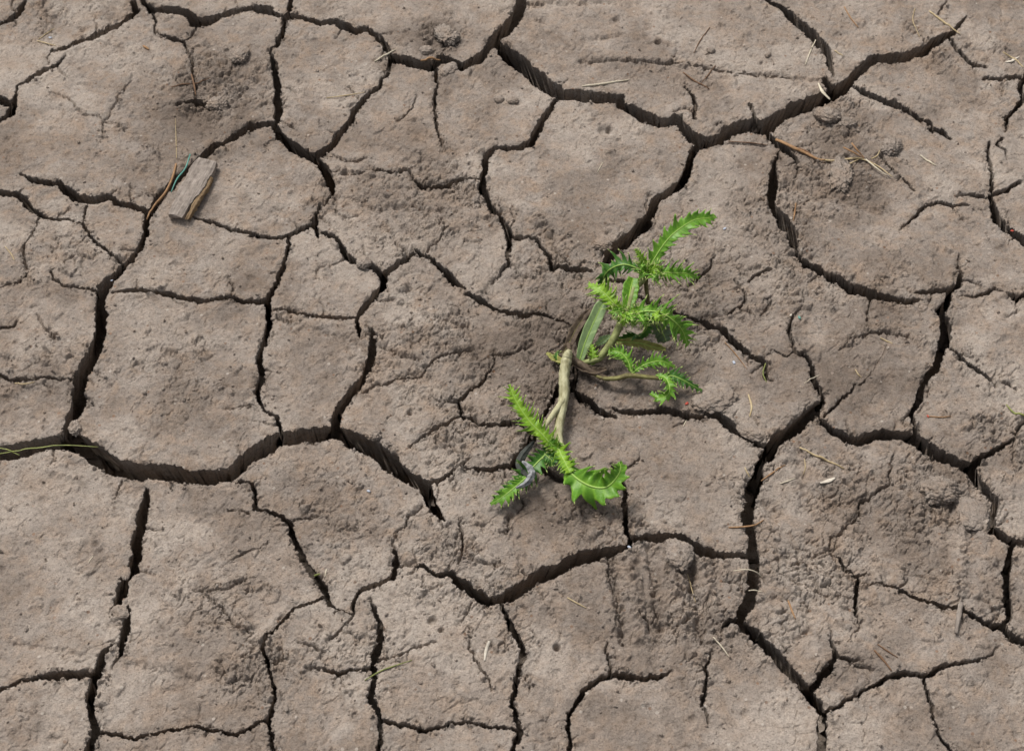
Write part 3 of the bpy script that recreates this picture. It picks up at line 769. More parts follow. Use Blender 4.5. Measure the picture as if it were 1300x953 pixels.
# ------------------------------------------------------------------ the thistle
ROOT = at(722, 456); ROOT.z = height(ROOT.x, ROOT.y) - .004
plant = empty('thistle_plant', ROOT)
tag(plant, 'spiny green thistle sprawling over the cracked mud from one root', 'thistle')
bpy.context.view_layer.update()
PINV = Matrix.Translation(-ROOT)
def local(pts): return [p - ROOT for p in pts]
def pp(pts): return [at(x, y, z) for x, y, z in pts]

def stem(name, pts, rad, m, n=40, flat=1.0, parent=plant, wob=.05, seed=1, sides=18):
    thin = .78 if name in ('leaf_stalk', 'crown') else .92
    rad = [r * thin for r in rad]
    me = tube_mesh(name, local(curve(pp(pts), n)), [r * PXM for r in rad], sides, flat, wob, seed, ribs=.09)
    return obj(name, me, m, parent)

def leaf(pts, hw, m, teeth=12, bite=.6, crisp=.35, fold=.25, face=(0, -.35, 1), spines=True, rib=True, seed=0, lean=.35, spine_len=3.2, ribm=None, ribw=1.0):
    r_ = random.Random(seed * 13 + 5)
    if teeth > 5 and seed != 25: teeth = int(teeth * 1.4); bite = min(.74, bite + .10)
    n = max(48, teeth * 10) if teeth else 40
    C = curve(pp(pts), n); F = Vector(face).normalized()
    cols = [-1, -.8, -.55, -.3, -.1, 0, .1, .3, .55, .8, 1]
    phase = {-1: r_.random(), 1: r_.random()}
    tj = {(s, k): (r_.uniform(.35, 1.3), r_.uniform(-1, 1)) for s in (-1, 1) for k in range(-2, teeth + 4)}
    bm = bmesh.new(); rows = []; tips = []; last = {-1: 0, 1: 0}
    frames = []
    for i, p in enumerate(C):
        T = (C[min(i + 1, n - 1)] - C[max(i - 1, 0)]).normalized()
        S = T.cross(F)
        if S.length < 1e-3: S = T.orthogonal()
        S.normalize(); N = S.cross(T).normalized(); frames.append((T, S, N))
    vein = {-1: [], 1: []}
    for i, p in enumerate(C):
        T, S, N = frames[i]; s = i / (n - 1); w0 = lerp_list(hw, s) * PXM
        row = []
        ed = {}
        for sd in (-1, 1):
            if teeth:
                ph = s * teeth + phase[sd] + .22 * math.sin(s * 9 + seed * 2 + sd); k = math.floor(ph); f = ph - k; am, cz = tj[(sd, k)]
                tooth = (f / .62)**1.15 if f < .62 else max(0, 1 - (f - .62) / .38)**1.3
                mini = .22 * abs(math.sin(ph * 2.5 * math.pi + seed)) * (.4 + .6 * tooth)
                w = w0 * ((1 - bite) + bite * tooth * am + bite * mini)
                ed[sd] = (w, tooth, cz, am)
            else: ed[sd] = (w0 * (1 + .04 * math.sin(s * 21 + sd)), 0, 0, 1)
        for t in cols:
            sd = 1 if t > 0 else -1; w, tooth, cz, am = ed[sd]; a = abs(t)
            q = p + S * (w * t) + T * (lean * w * tooth * a * a) + N * (fold * w * a + 1.25 * crisp * w * a * a * (cz * 1.1 * tooth + .35 * math.sin(s * 37 + seed + sd)))
            row.append(bm.verts.new(q - ROOT))
        rows.append(row)
        for sd in (-1, 1):
            if teeth:
                ph = s * teeth + phase[sd] + .22 * math.sin(s * 9 + seed * 2 + sd)
                w, tooth, cz, am = ed[sd]
                if int(ph * 1.0 + .38) != last[sd] and .02 < s < .985:
                    last[sd] = int(ph + .38)
                    v = row[-1] if sd > 0 else row[0]
                    d = (S * sd * .9 + T * .65 + N * (.35 * cz + .15)).normalized()
                    tips.append((v.co.copy(), d, am))
    for A, B_ in zip(rows[:-1], rows[1:]):
        for k in range(len(cols) - 1): bm.faces.new((A[k], A[k + 1], B_[k + 1], B_[k]))
    me = bpy.data.meshes.new('leaf'); bm.to_mesh(me); bm.free()
    ca = me.color_attributes.new('across', 'FLOAT_COLOR', 'POINT')
    ca.data.foreach_set('color', [c for i in range(n) for t in cols for c in (abs(t), i / (n - 1), .5 + .5 * math.sin(i / (n - 1) * max(teeth, 6) * 6.283 - abs(t) * 3), 1)])
    o = obj('leaf', me, m, plant)
    sm = o.modifiers.new('thickness', 'SOLIDIFY'); sm.thickness = .0005; sm.offset = 0
    if rib:
        hp = [C[i] - ROOT + frames[i][2] * .0004 for i in range(0, n, 2)]
        w = (lerp_list(hw, .4) * .045 + .3) * PXM * ribw
        obj('midrib', tube_mesh('midrib', hp, [w, w * .8, w * .25], 6, .8), ribm or M['rib'], o)
    if spines and tips:
        bm = bmesh.new()
        for c, d, am in tips:
            for q in range(3):
                dd = (d + Vector((r_.uniform(-.5, .5), r_.uniform(-.5, .5), r_.uniform(-.3, .6))) * (.9 if q else .25)).normalized()
                Ls = spine_len * PXM * am * r_.uniform(.7, 1.2) * (.7 if q else 1)
                tube_mesh('', [c - dd * .0006, c + dd * Ls * .5, c + dd * Ls], [.0006, .0004, .0001], 4, bm=bm)
        me = bpy.data.meshes.new('spines'); bm.to_mesh(me); bm.free()
        obj('spines', me, M['spine'], o, kind='stuff')
    return o

# bare stem bent down to the lower shoot, its side branch and the crown
stem('stem', [(723.5,444,.030),(721,450,.026),(719,458,.022),(716,478,.017),(716,502,.014),(711,531,.014),(709,551,.015),(713,570,.016),(717,585,.016)], [2.2,4.6,5.2,5.2,5.2,4.6,4.2,3.4,2.2], M['stem'], 60, wob=.07, seed=3)['label'] = 'pale bare stem snapped over'
stem('side_branch', [(717,504,.015),(711,514,.017),(703,525,.019),(692,541,.022),(688,550,.022)], [3.2,3.4,3,2.4,1.6], M['stem'], 24, seed=4)
stem('crown', [(700,447,.004),(714,452,.010),(726,456,.010),(742,466,.010),(756,474,.008),(772,480,.006)], [2,4,5,4.6,3.6,2], M['stem_brown'], 24, wob=.15, seed=5)
stem('crown_stalk', [(723,445,.028),(722,438,.016),(718,446,.006)], [2,3,4], M['stem_brown'], 12, seed=6)
stem('leaf_stalk', [(738,448,.008),(734,430,.014),(738,412,.022),(747,399,.030),(757,391,.034),(768,388,.034)], [2.5,3.6,4,4,3,2], M['stem_brown'], 30, .6, seed=7)
stem('leaf_stalk', [(736,462,.006),(758,456,.012),(768,446,.018),(778,432,.026),(785,417,.034),(791,403,.040),(797,393,.044)], [3.5,4.2,4.4,4.4,4.4,4.4,4], M['stem_green'], 30, .9, seed=8)
stem('leaf_stalk', [(797,396,.040),(801,380,.046),(806,366,.050),(815,356,.054),(821,347,.056)], [4.8,4.6,4.4,4.2,3], M['stem_green'], 24, seed=9)
stem('leaf_stalk', [(820,352,.052),(820,362,.045),(822,376,.036),(823,386,.030)], [3,2.6,2.4,1.6], M['stem_olive'], 16, seed=10)
stem('leaf_stalk', [(752,474,.006),(766,480,.009),(783,480,.012),(798,476.5,.016),(817,478,.016),(836,480,.016),(849,481,.014)], [2,2.8,3.4,3.6,3.4,2.8,2], M['stem_olive'], 34, .7, seed=11)

leaf([(712,452,.010),(722,437,.016),(731,418,.022),(744,401,.028),(756,392,.032)], [2,4.2,5,4.4,2], M['stem_brown'], 0, spines=False, seed=41, fold=.5, crisp=.3, ribm=M['stem_olive'])['label'] = 'withered brown leaf at the root'
leaf([(728,462,.008),(741,468,.010),(757,471,.010),(770,468,.008)], [2,3.6,3.6,1.5], M['stem_brown'], 0, spines=False, seed=42, fold=.5, crisp=.5, ribm=M['stem_brown'])
leaf([(726,452,.012),(716,458,.012),(704,455,.008),(694,448,.006)], [2,3,3.4,1.2], M['leaf_olive'], 0, spines=False, seed=43, fold=.4, crisp=.5, ribm=M['stem_olive'])
# upper rosette
leaf([(823,345,.055),(826,337,.060),(837,318.4,.072),(849,302.5,.082),(863.4,290,.088),(881,279.5,.090),(897,277,.090),(909,275,.088)], [3.5,7.5,9.5,10.5,12,11,8,2], M['leaf'], 11, .42, .35, .15, (-.15, -.55, 1), seed=1, spine_len=2.4)
leaf([(820,347,.055),(807,340,.060),(794,336,.062),(782,338,.058),(771,345,.048),(766,355,.034),(769,367,.020)], [3,7.5,11,12.5,12,9,3], M['leaf_deep'], 9, .62, .5, -.2, (0, -.4, 1), seed=2, spine_len=2.6)
leaf([(820,346,.056),(831,345.5,.058),(844,346,.060),(858,346.5,.058),(871,347,.054),(887,353,.046)], [3,8,10,10.5,9.5,1.5], M['leaf'], 13, .66, .7, .3, (0, -.6, 1), seed=3, spine_len=4.2)
leaf([(821,345,.056),(817,333,.064),(812,324,.072),(806,316,.078)], [3,6,6,1.5], M['leaf_lime'], 8, .6, .6, .35, (.2, -.5, 1), seed=4, spine_len=3.2)
leaf([(822,347,.057),(826,340,.060),(835,338,.062)], [3,5,1], M['leaf_lime'], 5, .5, .6, .3, (0, -.6, 1), seed=5)
leaf([(796,397,.042),(799,378,.048),(801,365,.052),(804,353,.055)], [4,7.5,8,5], M['leaf'], 0, spines=False, seed=6, fold=.4, crisp=.1, ribm=M['leaf_lime'], ribw=2.2)
# middle rosette
leaf([(797,397,.043),(788,394,.046),(778,384,.052),(768,373,.056),(758,366,.056),(747,360,.052)], [3,8,11,12,9,2], M['leaf_lime'], 11, .6, .6, .2, (0, -.5, 1), seed=7, spine_len=3.6)
leaf([(795,399,.043),(807,397,.052),(825,395,.060),(842,398.6,.060),(857,409,.050),(867,421,.036),(873,439,.020)], [4,10,13.5,14,13,11,3], M['leaf'], 14, .66, .7, -.1, (0, -.5, 1), seed=8, spine_len=4.6)
leaf([(796,396,.045),(790,402,.044),(786,409,.038)], [3,7,2], M['leaf_lime'], 6, .6, .7, .3, (0, -.6, 1), seed=9, spine_len=4)
leaf([(798,398,.045),(803,404,.044),(803,414,.036)], [3,7,2], M['leaf_lime'], 6, .6, .7, .3, (0, -.6, 1), seed=10, spine_len=4.4)
leaf([(735,461,.006),(742.5,436,.020),(752.6,412,.034),(763,390,.046),(767,384,.048)], [3,6.2,6.8,6.2,4], M['leaf_pale'], 0, spines=False, seed=11, fold=.35, crisp=.1, ribw=1.3)
leaf([(823,402,.046),(822,412,.038),(818,420,.028),(810,426,.018),(797,429,.012),(785,431,.010)], [3,6,8,8,7,2], M['leaf_deep'], 6, .35, .4, .5, (.5, -.5, .7), seed=12, spine_len=2)
leaf([(832,402,.042),(838,414,.028),(842,424,.014),(846,434,.008)], [6,11,11,4], M['leaf_dull'], 5, .35, .3, -.3, (0, -.5, 1), seed=13, spines=False)
leaf([(782,434,.014),(800,434.5,.016),(815,436,.016),(828,440,.014),(845,443,.010)], [3,4.4,4.6,4.8,2], M['leaf_olive'], 5, .25, .3, .4, (0, -.7, 1), seed=14, spine_len=2.4)
leaf([(757,438,.014),(765,432,.018),(775,426,.022)], [2,4.5,1.5], M['leaf_pale'], 0, spines=False, seed=15)
leaf([(751,463,.008),(753,451,.016),(751,437,.022)], [3,6,2], M['leaf_lime'], 6, .5, .5, .2, (0, -.6, 1), seed=16, spine_len=1.6)
leaf([(712,462,.008),(708,452,.010),(707,446,.012)], [2,4.5,1], M['leaf_deep'], 4, .5, .5, .2, (0, -.5, 1), seed=17, spine_len=1.6)
# more young leaves crowding both rosettes
for k, (x, y, z, dx, dy, l, mm) in enumerate([(821,345,.056,-.8,.5,12,'leaf'),(822,346,.056,.9,-.35,22,'leaf_lime'),(824,347,.055,.8,.55,16,'leaf'),(819,344,.057,-.5,-.8,14,'leaf'),
   (797,396,.044,.5,.85,20,'leaf'),(795,396,.045,-.2,.95,18,'leaf_lime'),(799,395,.046,.95,-.2,24,'leaf_lime'),(792,394,.046,-.95,.15,20,'leaf'),(810,397,.050,.5,.8,22,'leaf'),(828,396,.056,.7,.6,20,'leaf_lime')]):
    leaf([(x,y,z),(x+dx*l*.5,y+dy*l*.5,z+.010),(x+dx*l,y+dy*l,z+.004)], [3,6.5,1.2], M[mm], 7, .62, .7, .3, (0, -.6, 1), seed=60+k, spine_len=4.2)
# lower right shoot of the root
leaf([(801,472,.016),(798,460,.022),(791,450,.026),(782,446,.026),(772,447,.022)], [3,8,9,8,2], M['leaf'], 9, .6, .6, .2, (0, -.5, 1), seed=18, spine_len=2.6)
leaf([(802,474,.016),(815,464.6,.022),(829,459.5,.026),(842,458.7,.026),(857,466,.020)], [3,5.5,9,9,2], M['leaf'], 9, .66, .6, .2, (0, -.5, 1), seed=19, spine_len=2.4)
leaf([(840,480,.014),(852,477,.018),(862,480,.018),(874,486,.014),(891,496,.006)], [3,9,8,6,2], M['leaf_deep'], 8, .6, .5, .2, (0, -.5, 1), seed=20, spine_len=2)
leaf([(833,476,.016),(845,480,.020),(850,491,.020),(847.5,501,.014),(837,505,.009),(826,499,.008)], [3,6.5,7,7,6.5,2], M['leaf'], 9, .5, .5, .3, (.3, -.3, 1), seed=21, spine_len=2)
# lower shoot
leaf([(709,574,.018),(702,568,.022),(690,553,.030),(675,538,.036),(663,522,.042),(653,505,.048),(646.5,488,.054)], [4,9,11,11.5,10.5,9,1.5], M['leaf_lime'], 15, .58, .6, .3, (.25, -.45, 1), seed=22, spine_len=3.4)
leaf([(709,560,.020),(703,565,.024),(697,560,.028)], [4,9,3], M['leaf'], 6, .55, .6, .3, (0, -.5, 1), seed=23, spine_len=3)
leaf([(707,560,.018),(711,574,.022),(717,586,.024),(724,600,.024)], [5,10,9.5,7], M['leaf_lime'], 8, .55, .6, .3, (0, -.5, 1), seed=24, spine_len=2.6)
leaf([(717,584,.020),(725,600,.022),(738,611,.022),(754,618,.022),(770,618,.026),(782,607,.034),(788,595,.042),(786,586,.046)], [5,12,19,21,18,12,8,2], M['leaf'], 10, .5, .6, .3, (-.1, -.6, 1), seed=25, spine_len=2)
leaf([(708,566,.018),(696,574,.020),(681,588,.018),(664,607,.016),(646,623,.014),(624,639,.010)], [4,9,12,12.5,10,1.5], M['leaf_deep'], 11, .55, .5, .15, (0, -.4, 1), seed=26, spine_len=2.2)
leaf([(668,606,.022),(655,617,.020),(640,629,.018),(623,640,.012)], [3,8,9,1.5], M['leaf'], 7, .5, .4, .2, (0, -.4, 1), seed=27, spine_len=2.2)
leaf([(690,575,.020),(700,584,.020),(700,592,.016)], [4,8,2], M['leaf_deep'], 5, .5, .5, .2, seed=28, spine_len=2)
w1 = leaf([(655,619,.026),(667,613,.030),(675,602,.032),(672,592,.032),(663,585,.030)], [1,2.6,3.4,3,1], M['dry_grey'], 0, spines=False, seed=29, fold=-.9, crisp=.9, ribm=M['dry_grey']); w1['label'] = 'withered silver grey curled leaf'
w2 = leaf([(678,560,.020),(670,569,.022),(662,580,.022),(660,592,.020),(670,604,.024)], [1,3,4,3.4,1.5], M['dry_dark'], 0, spines=False, seed=30, fold=-.5, crisp=.4, ribm=M['dry_dark']); w2['label'] = 'withered blackish leaf'

# ------------------------------------------------------------------ bits lying on the mud
def lay(pts, r, lift=0.0, dips=False):
    """points on the mud's top surface, in photo pixels; the bit lies across cracks"""
    out = []
    for i, p in enumerate(pts):
        g = at(p[0], p[1]); z = height(g.x, g.y) + r * .7 + lift + (p[2] if len(p) > 2 else 0)
        g = at(p[0], p[1], z); out.append(g)
    return out
KIND = {'grass blade': 'cut_grass', 'grass stem': 'dry_grass'}
def stick(name, label, cat, pts, rpx, m, flat=1.0, group=None, n=18, t=None, wob=.08, ends=(.7, 1, .45)):
    name = KIND.get(cat, cat.replace(' ', '_')); rpx *= .78
    if t: pts = [(*tile(t, p[0], p[1]), *p[2:]) for p in pts]
    r = rpx * PXM; P = lay(pts, r * flat); c = P[0].copy()
    C = curve(P, n)
    for q in C[1:-1]:
        h = height(q.x, q.y) + r * flat * .4
        if q.z < h: q.z = h
    me = tube_mesh(name, [p - c for p in C], [r * e for e in ends], 7, flat, wob, len(label))
    o = obj(name, me, m); o.location = c
    return tag(o, label, cat, group)
S = stick
S('twig', 'orange brown bent twig beside a teal thread, over a crack', 'twig', [(710,660),(700,705),(668,775),(622,830),(592,885)], 2.0, M['straw_orange'], t='00')
S('thread', 'short teal plastic thread next to the weathered wood chip', 'thread', [(767,622,.004),(748,678,.004),(714,722,.003),(690,775)], 1.3, M['thread'], t='00')
S('grass_stem', 'thin faded stalk rising from the tip of the orange twig', 'grass stem', [(712,640),(710,560),(707,480)], .6, M['straw'], t='00')
S('straw', 'reddish root poking out of the rough clods above the wood chip', 'root', [(772,300),(783,345),(790,385)], 1.5, M['twig'], t='00')
S('straw', 'thin bent root lying across the rough clods', 'root', [(690,352),(740,340),(800,335),(850,312)], 1.0, M['twig'], t='00')
S('straw', 'orange and dark husk scrap on mud near the top crack', 'husk', [(578,185),(600,200)], 2.6, M['straw_orange'], .6, t='00')
S('straw', 'thin pale straw crossed on the mud below two dark cracks', 'straw', [(155,160),(220,115)], .9, M['straw'], t='00')
S('straw', 'pale straw scrap beside a blue grey grit', 'straw', [(150,165),(225,185)], 1.0, M['straw'], t='00')
S('straw', 'pinkish straw bridging the narrow crack below a bend', 'straw', [(495,248),(540,222),(578,200)], 1.5, M['straw_pale'], t='01')
S('straw', 'golden husk wedged in the crack beside crumbly clods', 'husk', [(680,245),(720,240),(760,243)], 1.8, M['straw_orange'], t='01')
S('straw', 'long faint straw pressed flat into the mud between two cracks', 'straw', [(300,395),(380,385),(455,372)], .9, M['straw'], t='01')
S('straw', 'cream straw stalk by the edge of the wide crack', 'straw', [(315,348),(400,338),(505,322)], 1.6, M['straw_pale'], t='02')
S('twig', 'reddish dry twig pointing away from the scratched line', 'twig', [(722,292),(770,328),(828,360)], 1.4, M['twig'], t='02')
S('twig', 'short reddish twig crossing another below the scratched line', 'twig', [(852,265),(825,300),(795,335)], 1.0, M['twig'], t='02')
S('twig', 'thin reddish twig standing out above the scratched line', 'twig', [(830,110),(790,165),(765,215)], .9, M['twig'], t='02')
S('straw', 'tiny pale straw on the smooth plate behind the thistle', 'straw', [(398,655),(375,695)], .6, M['straw_pale'], t='02')
S('twig', 'thin brown twig lying below the wide crack fork', 'twig', [(905,570),(990,576),(1065,585)], .8, M['twig'], t='02')
S('straw', 'golden straw leaning in the corner of two wide cracks', 'straw', [(355,28),(380,72),(412,112)], 1.2, M['straw_orange'], t='03')
S('straw', 'golden straw lying across the end of the wide crack', 'straw', [(698,45),(760,92),(822,138)], 1.5, M['straw'], t='03')
S('straw', 'faint curved straw near the golden straw over the crack', 'straw', [(640,35),(632,85),(660,150)], .7, M['straw'], t='03')
S('straw', 'pinkish straw standing beside the wide diagonal crack', 'straw', [(240,162),(218,210),(198,262)], 1.1, M['straw_pale'], t='03')
S('straw', 'tan straw next to a cream husk by a narrow crack', 'straw', [(995,210),(1040,240),(1078,272)], 1.3, M['straw'], t='03')
S('straw', 'small cream straw on mud past the forked crack', 'straw', [(662,626),(690,648),(725,667)], 1.4, M['straw_pale'], t='03')
S('straw', 'orange straw scrap beside the crack with crumbled edge', 'straw', [(160,820),(155,860),(150,890)], 1.3, M['straw_orange'], t='03')
S('straw', 'short golden scrap lying near the wide diagonal crack', 'straw', [(315,205),(350,230)], 1.0, M['straw'], t='03')
# the bundle of dry grass
def t2(x, y, *z): return (960 + x / 5.605, 130 + y / 5.605, *z)
bn = empty('dry_grass_tuft', lay([t2(440, 405)], .001)[0]); tag(bn, 'long dry brown grass tuft with splayed pale tips on rough mud', 'dry grass')
for k, (pts, r, m) in enumerate([([t2(140,265),t2(200,290),t2(270,325),t2(350,360),t2(440,405),t2(490,408)],2.2,'straw_orange'), ([t2(300,325),t2(360,350),t2(420,395)],1.4,'twig'),
     ([t2(440,405),t2(540,415),t2(640,405),t2(740,400),t2(860,450),t2(970,530)],1.4,'straw'), ([t2(600,410),t2(680,400),t2(760,395)],1.2,'straw_pale'),
     ([t2(620,320,.006),t2(690,355,.005),t2(770,400)],1.2,'straw_orange'), ([t2(680,290,.008),t2(720,340,.006),t2(770,395)],1.2,'straw_orange'),
     ([t2(780,405,.002),t2(860,470,.003),t2(930,520,.002)],1.0,'straw_pale'), ([t2(730,405),t2(660,440),t2(630,470)],.8,'straw'), ([t2(820,400,.003),t2(860,380,.004),t2(880,340,.006)],.8,'straw')]):
    P = lay(pts, r * PXM, .0006); C = curve(P, 18)
    obj('grass_stalk', tube_mesh('grass_stalk', [p - bn.location for p in C], [r * PXM * .9, r * PXM, r * PXM * .4], 6, .7, .1, k), M[m], bn)
S('grass_blade', 'long yellow green grass blade spanning the widest crack', 'grass blade', [(-40,945),(60,930),(160,915),(260,905),(395,912)], 1.1, M['grass'], .5, t='10')
S('grass_blade', 'short yellow grass blade dipping over the widest crack edge', 'grass blade', [(-5,915),(40,930),(80,945)], 1.0, M['grass'], .5, t='10')
S('grass_blade', 'fresh green grass blade lying on rough mud beside a narrow crack', 'grass blade', [(1008,740),(1040,775),(1090,805)], 1.8, M['grass'], .5, t='13', ends=(.3, 1, .8))
S('grass_blade', 'tiny yellow green blade curled in a crack near the thistle', 'grass blade', [(38,575),(28,615),(42,652)], 1.0, M['grass'], .6, t='13')
S('straw', 'thin pale straw across the crack above the fork', 'straw', [(195,655),(225,637),(255,622)], .6, M['straw_pale'], t='13')
S('straw', 'small orange husk on the smooth plate beside a curved hairline', 'husk', [(500,472),(525,485),(550,496)], 1.0, M['straw'], t='13')
S('straw', 'small orange straw with a red grit at its end', 'straw', [(690,788),(740,792),(785,790)], .9, M['straw_orange'], t='13')
S('straw', 'short tan straw upright on the mud near a curved crack', 'straw', [(400,600),(412,620),(425,632)], .8, M['straw'], t='13')
S('grass_stem', 'long straight greenish grass stem over the end of a short crack', 'grass stem', [(455,953),(520,915),(575,895),(645,872)], .9, M['grass'], t='21')
S('grass_stem', 'tiny green stem bit bridging a diagonal crack', 'grass stem', [(250,532),(275,524)], 1.3, M['grass'], t='21')
S('straw', 'tiny cream straw beside the green stem bit', 'straw', [(300,505),(294,535)], .8, M['straw_pale'], t='21')
S('straw', 'papery cream flake standing on mud near a thin crack', 'flake', [(957,795),(945,830),(938,875)], 2.2, M['flake'], .4, t='21')
S('straw', 'pale straw poking from the raked clods', 'straw', [(843,780),(875,815),(907,858)], .9, M['straw_pale'], t='22')
S('straw', 'thin brown straw on the plate beside the raked ridges', 'straw', [(255,620),(290,640),(332,662)], .9, M['straw'], t='22')
S('straw', 'pale curved straw arching over the wide upright crack', 'straw', [(925,512,.002),(980,507,.006),(1018,518,.006),(1042,540)], .7, M['straw_pale'], t='22')
S('straw', 'pale straight straw bridging the wide upright crack', 'straw', [(985,592,.002),(1010,590,.003),(1040,598)], .7, M['straw_pale'], t='22')
S('straw', 'orange straw resting across the crack above the fork', 'straw', [(905,338),(960,335),(1010,328),(1048,308)], 1.2, M['straw_orange'], t='22')
S('straw', 'thin pale straw standing in the raked furrow', 'straw', [(738,525),(752,570),(772,640)], .7, M['straw'], t='22')
S('straw', 'short tan straw beside the upright crack edge', 'straw', [(970,95),(980,115),(990,135)], .8, M['straw'], t='22')
S('straw', 'long tan straw lying above the pale flake of mud', 'straw', [(175,15),(240,48),(300,75),(355,100)], 1.4, M['straw'], t='23')
S('straw', 'bent orange straw at the edge of the wide crack', 'straw', [(20,150),(70,115),(118,85)], 1.1, M['straw_orange'], t='23')
S('straw', 'short pale straw inside the shallow square print', 'straw', [(95,162),(125,152),(158,140)], .9, M['straw_pale'], t='23')
S('straw', 'bright orange straw in the lower square print', 'straw', [(128,632),(142,668),(158,705)], 1.2, M['straw_orange'], t='23')
S('wood_splinter', 'pale bark splinter lying across a narrow crack', 'splinter', [(826,640),(818,690),(806,765)], 3.2, M['wood'], .6, t='23', ends=(.8, 1, .7))
S('twig', 'thin brown twig lying beside a dark one', 'twig', [(490,808),(530,835),(572,862)], .9, M['twig'], t='23')
S('twig', 'dark straight twig lying beside a thinner brown one', 'twig', [(475,832),(510,868),(546,914)], 1.4, M['twig'], t='23')
S('straw', 'thin pale straw sticking up by the wide crack bend', 'straw', [(195,62),(198,95),(190,125)], .7, M['straw'], t='23')
S('straw', 'white straw pressed on mud by the lone short crack', 'straw', [(358,478),(375,453)], .7, M['straw_pale'], t='20')
S('straw', 'tan straw scrap in the crack left of the smooth plate', 'straw', [(60,656),(100,658),(140,650)], 1.0, M['straw'], t='10')
S('straw', 'cream forked straw on the plate below the hairlines', 'straw', [(20,105),(45,135),(58,160)], .8, M['straw'], t='10')
S('straw', 'short pale straw near the thistle tip on rough mud', 'straw', [(985,700),(998,750),(990,790)], 1.4, M['straw'], .5, t='12')
S('straw', 'orange hair root on the mud right of the thistle', 'root', [(890,490),(935,540),(980,600)], .7, M['straw_orange'], t='12')
S('straw', 'thin cream straw by the crack below the thistle', 'straw', [(735,805),(722,830)], .7, M['straw_pale'], t='12')

# weathered wood chip: a split slab with a ragged end
def wood_chip():
    a, b = at(266, 213), at(228, 281); L_ = (b - a).length; ax = (b - a).normalized(); sx = ax.cross(Vector((0, 0, 1))).normalized()
    c = (a + b) / 2; c.z = height(c.x, c.y) + .0035
    r_ = random.Random(4); root = empty('wood_chip', c)
    def slab(name, half, off, th, m, lo, hi, zz):
        bm = bmesh.new(); rows = []
        n = 26
        for i in range(n):
            s = -1 + 2 * i / (n - 1); row = []
            tap = (1 - .30 * max(0, s + .3) ** 1.3 - .5 * max(0, -s - .7)) * (1 + .06 * math.sin(s * 7 + half * 900)) 
            for j, (u, v) in enumerate(((-1, -1), (-1, .7), (-.75, 1), (-.3, 1.05), (.1, .96), (.5, 1.06), (.85, 1), (1, .6), (1, -1))):
                w = half * tap * u + off; e = r_.uniform(-.0007, .0007)
                jag = (r_.uniform(-.005, .005) if i in (0, n - 1) else 0)
                p = ax * (s * L_ / 2 * (hi if s > 0 else lo) + jag) + sx * (w + e) + Vector((0, 0, th * v * .5 + zz + e * .8 + .0012 * math.sin(s * 3)))
                row.append(bm.verts.new(p))
            rows.append(row)
        for A, B_ in zip(rows[:-1], rows[1:]):
            for k in range(len(A)): bm.faces.new((A[k], A[(k + 1) % len(A)], B_[(k + 1) % len(A)], B_[k]))
        bm.faces.new(rows[0][::-1]); bm.faces.new(rows[-1]); bmesh.ops.recalc_face_normals(bm, faces=bm.faces)
        me = bpy.data.meshes.new(name); bm.to_mesh(me); bm.free(); return obj(name, me, m, root, smooth=False)
    slab('weathered_face', .0150, 0.0025, .010, M['wood'], .97, 1.0, .0005)
    slab('split_edge', .0036, -.0122, .007, M['wood_edge'], .55, .98, -.0012)
    tag(root, 'grey weathered wood chip with orange split edge by a crack', 'wood chip')
wood_chip()

def lump(name, label, cat, px, py, rpx, m, sq=(1, 1, .7), rough=.35, freq=2.2, sub=4, seed=0, sink=.35, group=None, rz=0, crack=False):
    g = at(px, py); r = rpx * PXM
    bm = bmesh.new(); bmesh.ops.create_icosphere(bm, subdivisions=sub, radius=1)
    if m is MUD: rough *= 1.0
    off = Vector((seed * 3.7, seed * 1.3, -seed * 2.1)); rot = Matrix.Rotation(rz, 3, 'Z')
    for v in bm.verts:
        p = v.co.copy()
        n = mnoise.noise(p * freq * .6 + off) * .6 + mnoise.noise(p * freq * 1.7 + off) * .45 + mnoise.noise(p * freq * 4 + off) * .25 + mnoise.noise(p * freq * 9 + off) * .12
        d = 1 + rough * n
        cell = mnoise.voronoi(p * freq * 1.4 + off)[0]
        d += rough * .9 * (min(.35, cell[1] - cell[0]) - .2) + rough * .25 * mnoise.noise(p * freq * 5.5 - off)
        q = p * d * r; q = Vector((q.x * sq[0], q.y * sq[1], q.z * sq[2])); v.co = rot @ q
    me = bpy.data.meshes.new(name); bm.to_mesh(me); bm.free()
    if m is MUD:
        ca = me.color_attributes.new('soil', 'FLOAT_COLOR', 'POINT'); ca.data.foreach_set('color', [.12, .6, .2, 1] * len(me.vertices))
    o = obj(name, me, m); z = height(g.x, g.y) + r * sq[2] * (1 - sink) - (.002 if crack else 0)
    g = at(px, py, z); o.location = g
    return tag(o, label, cat, group)
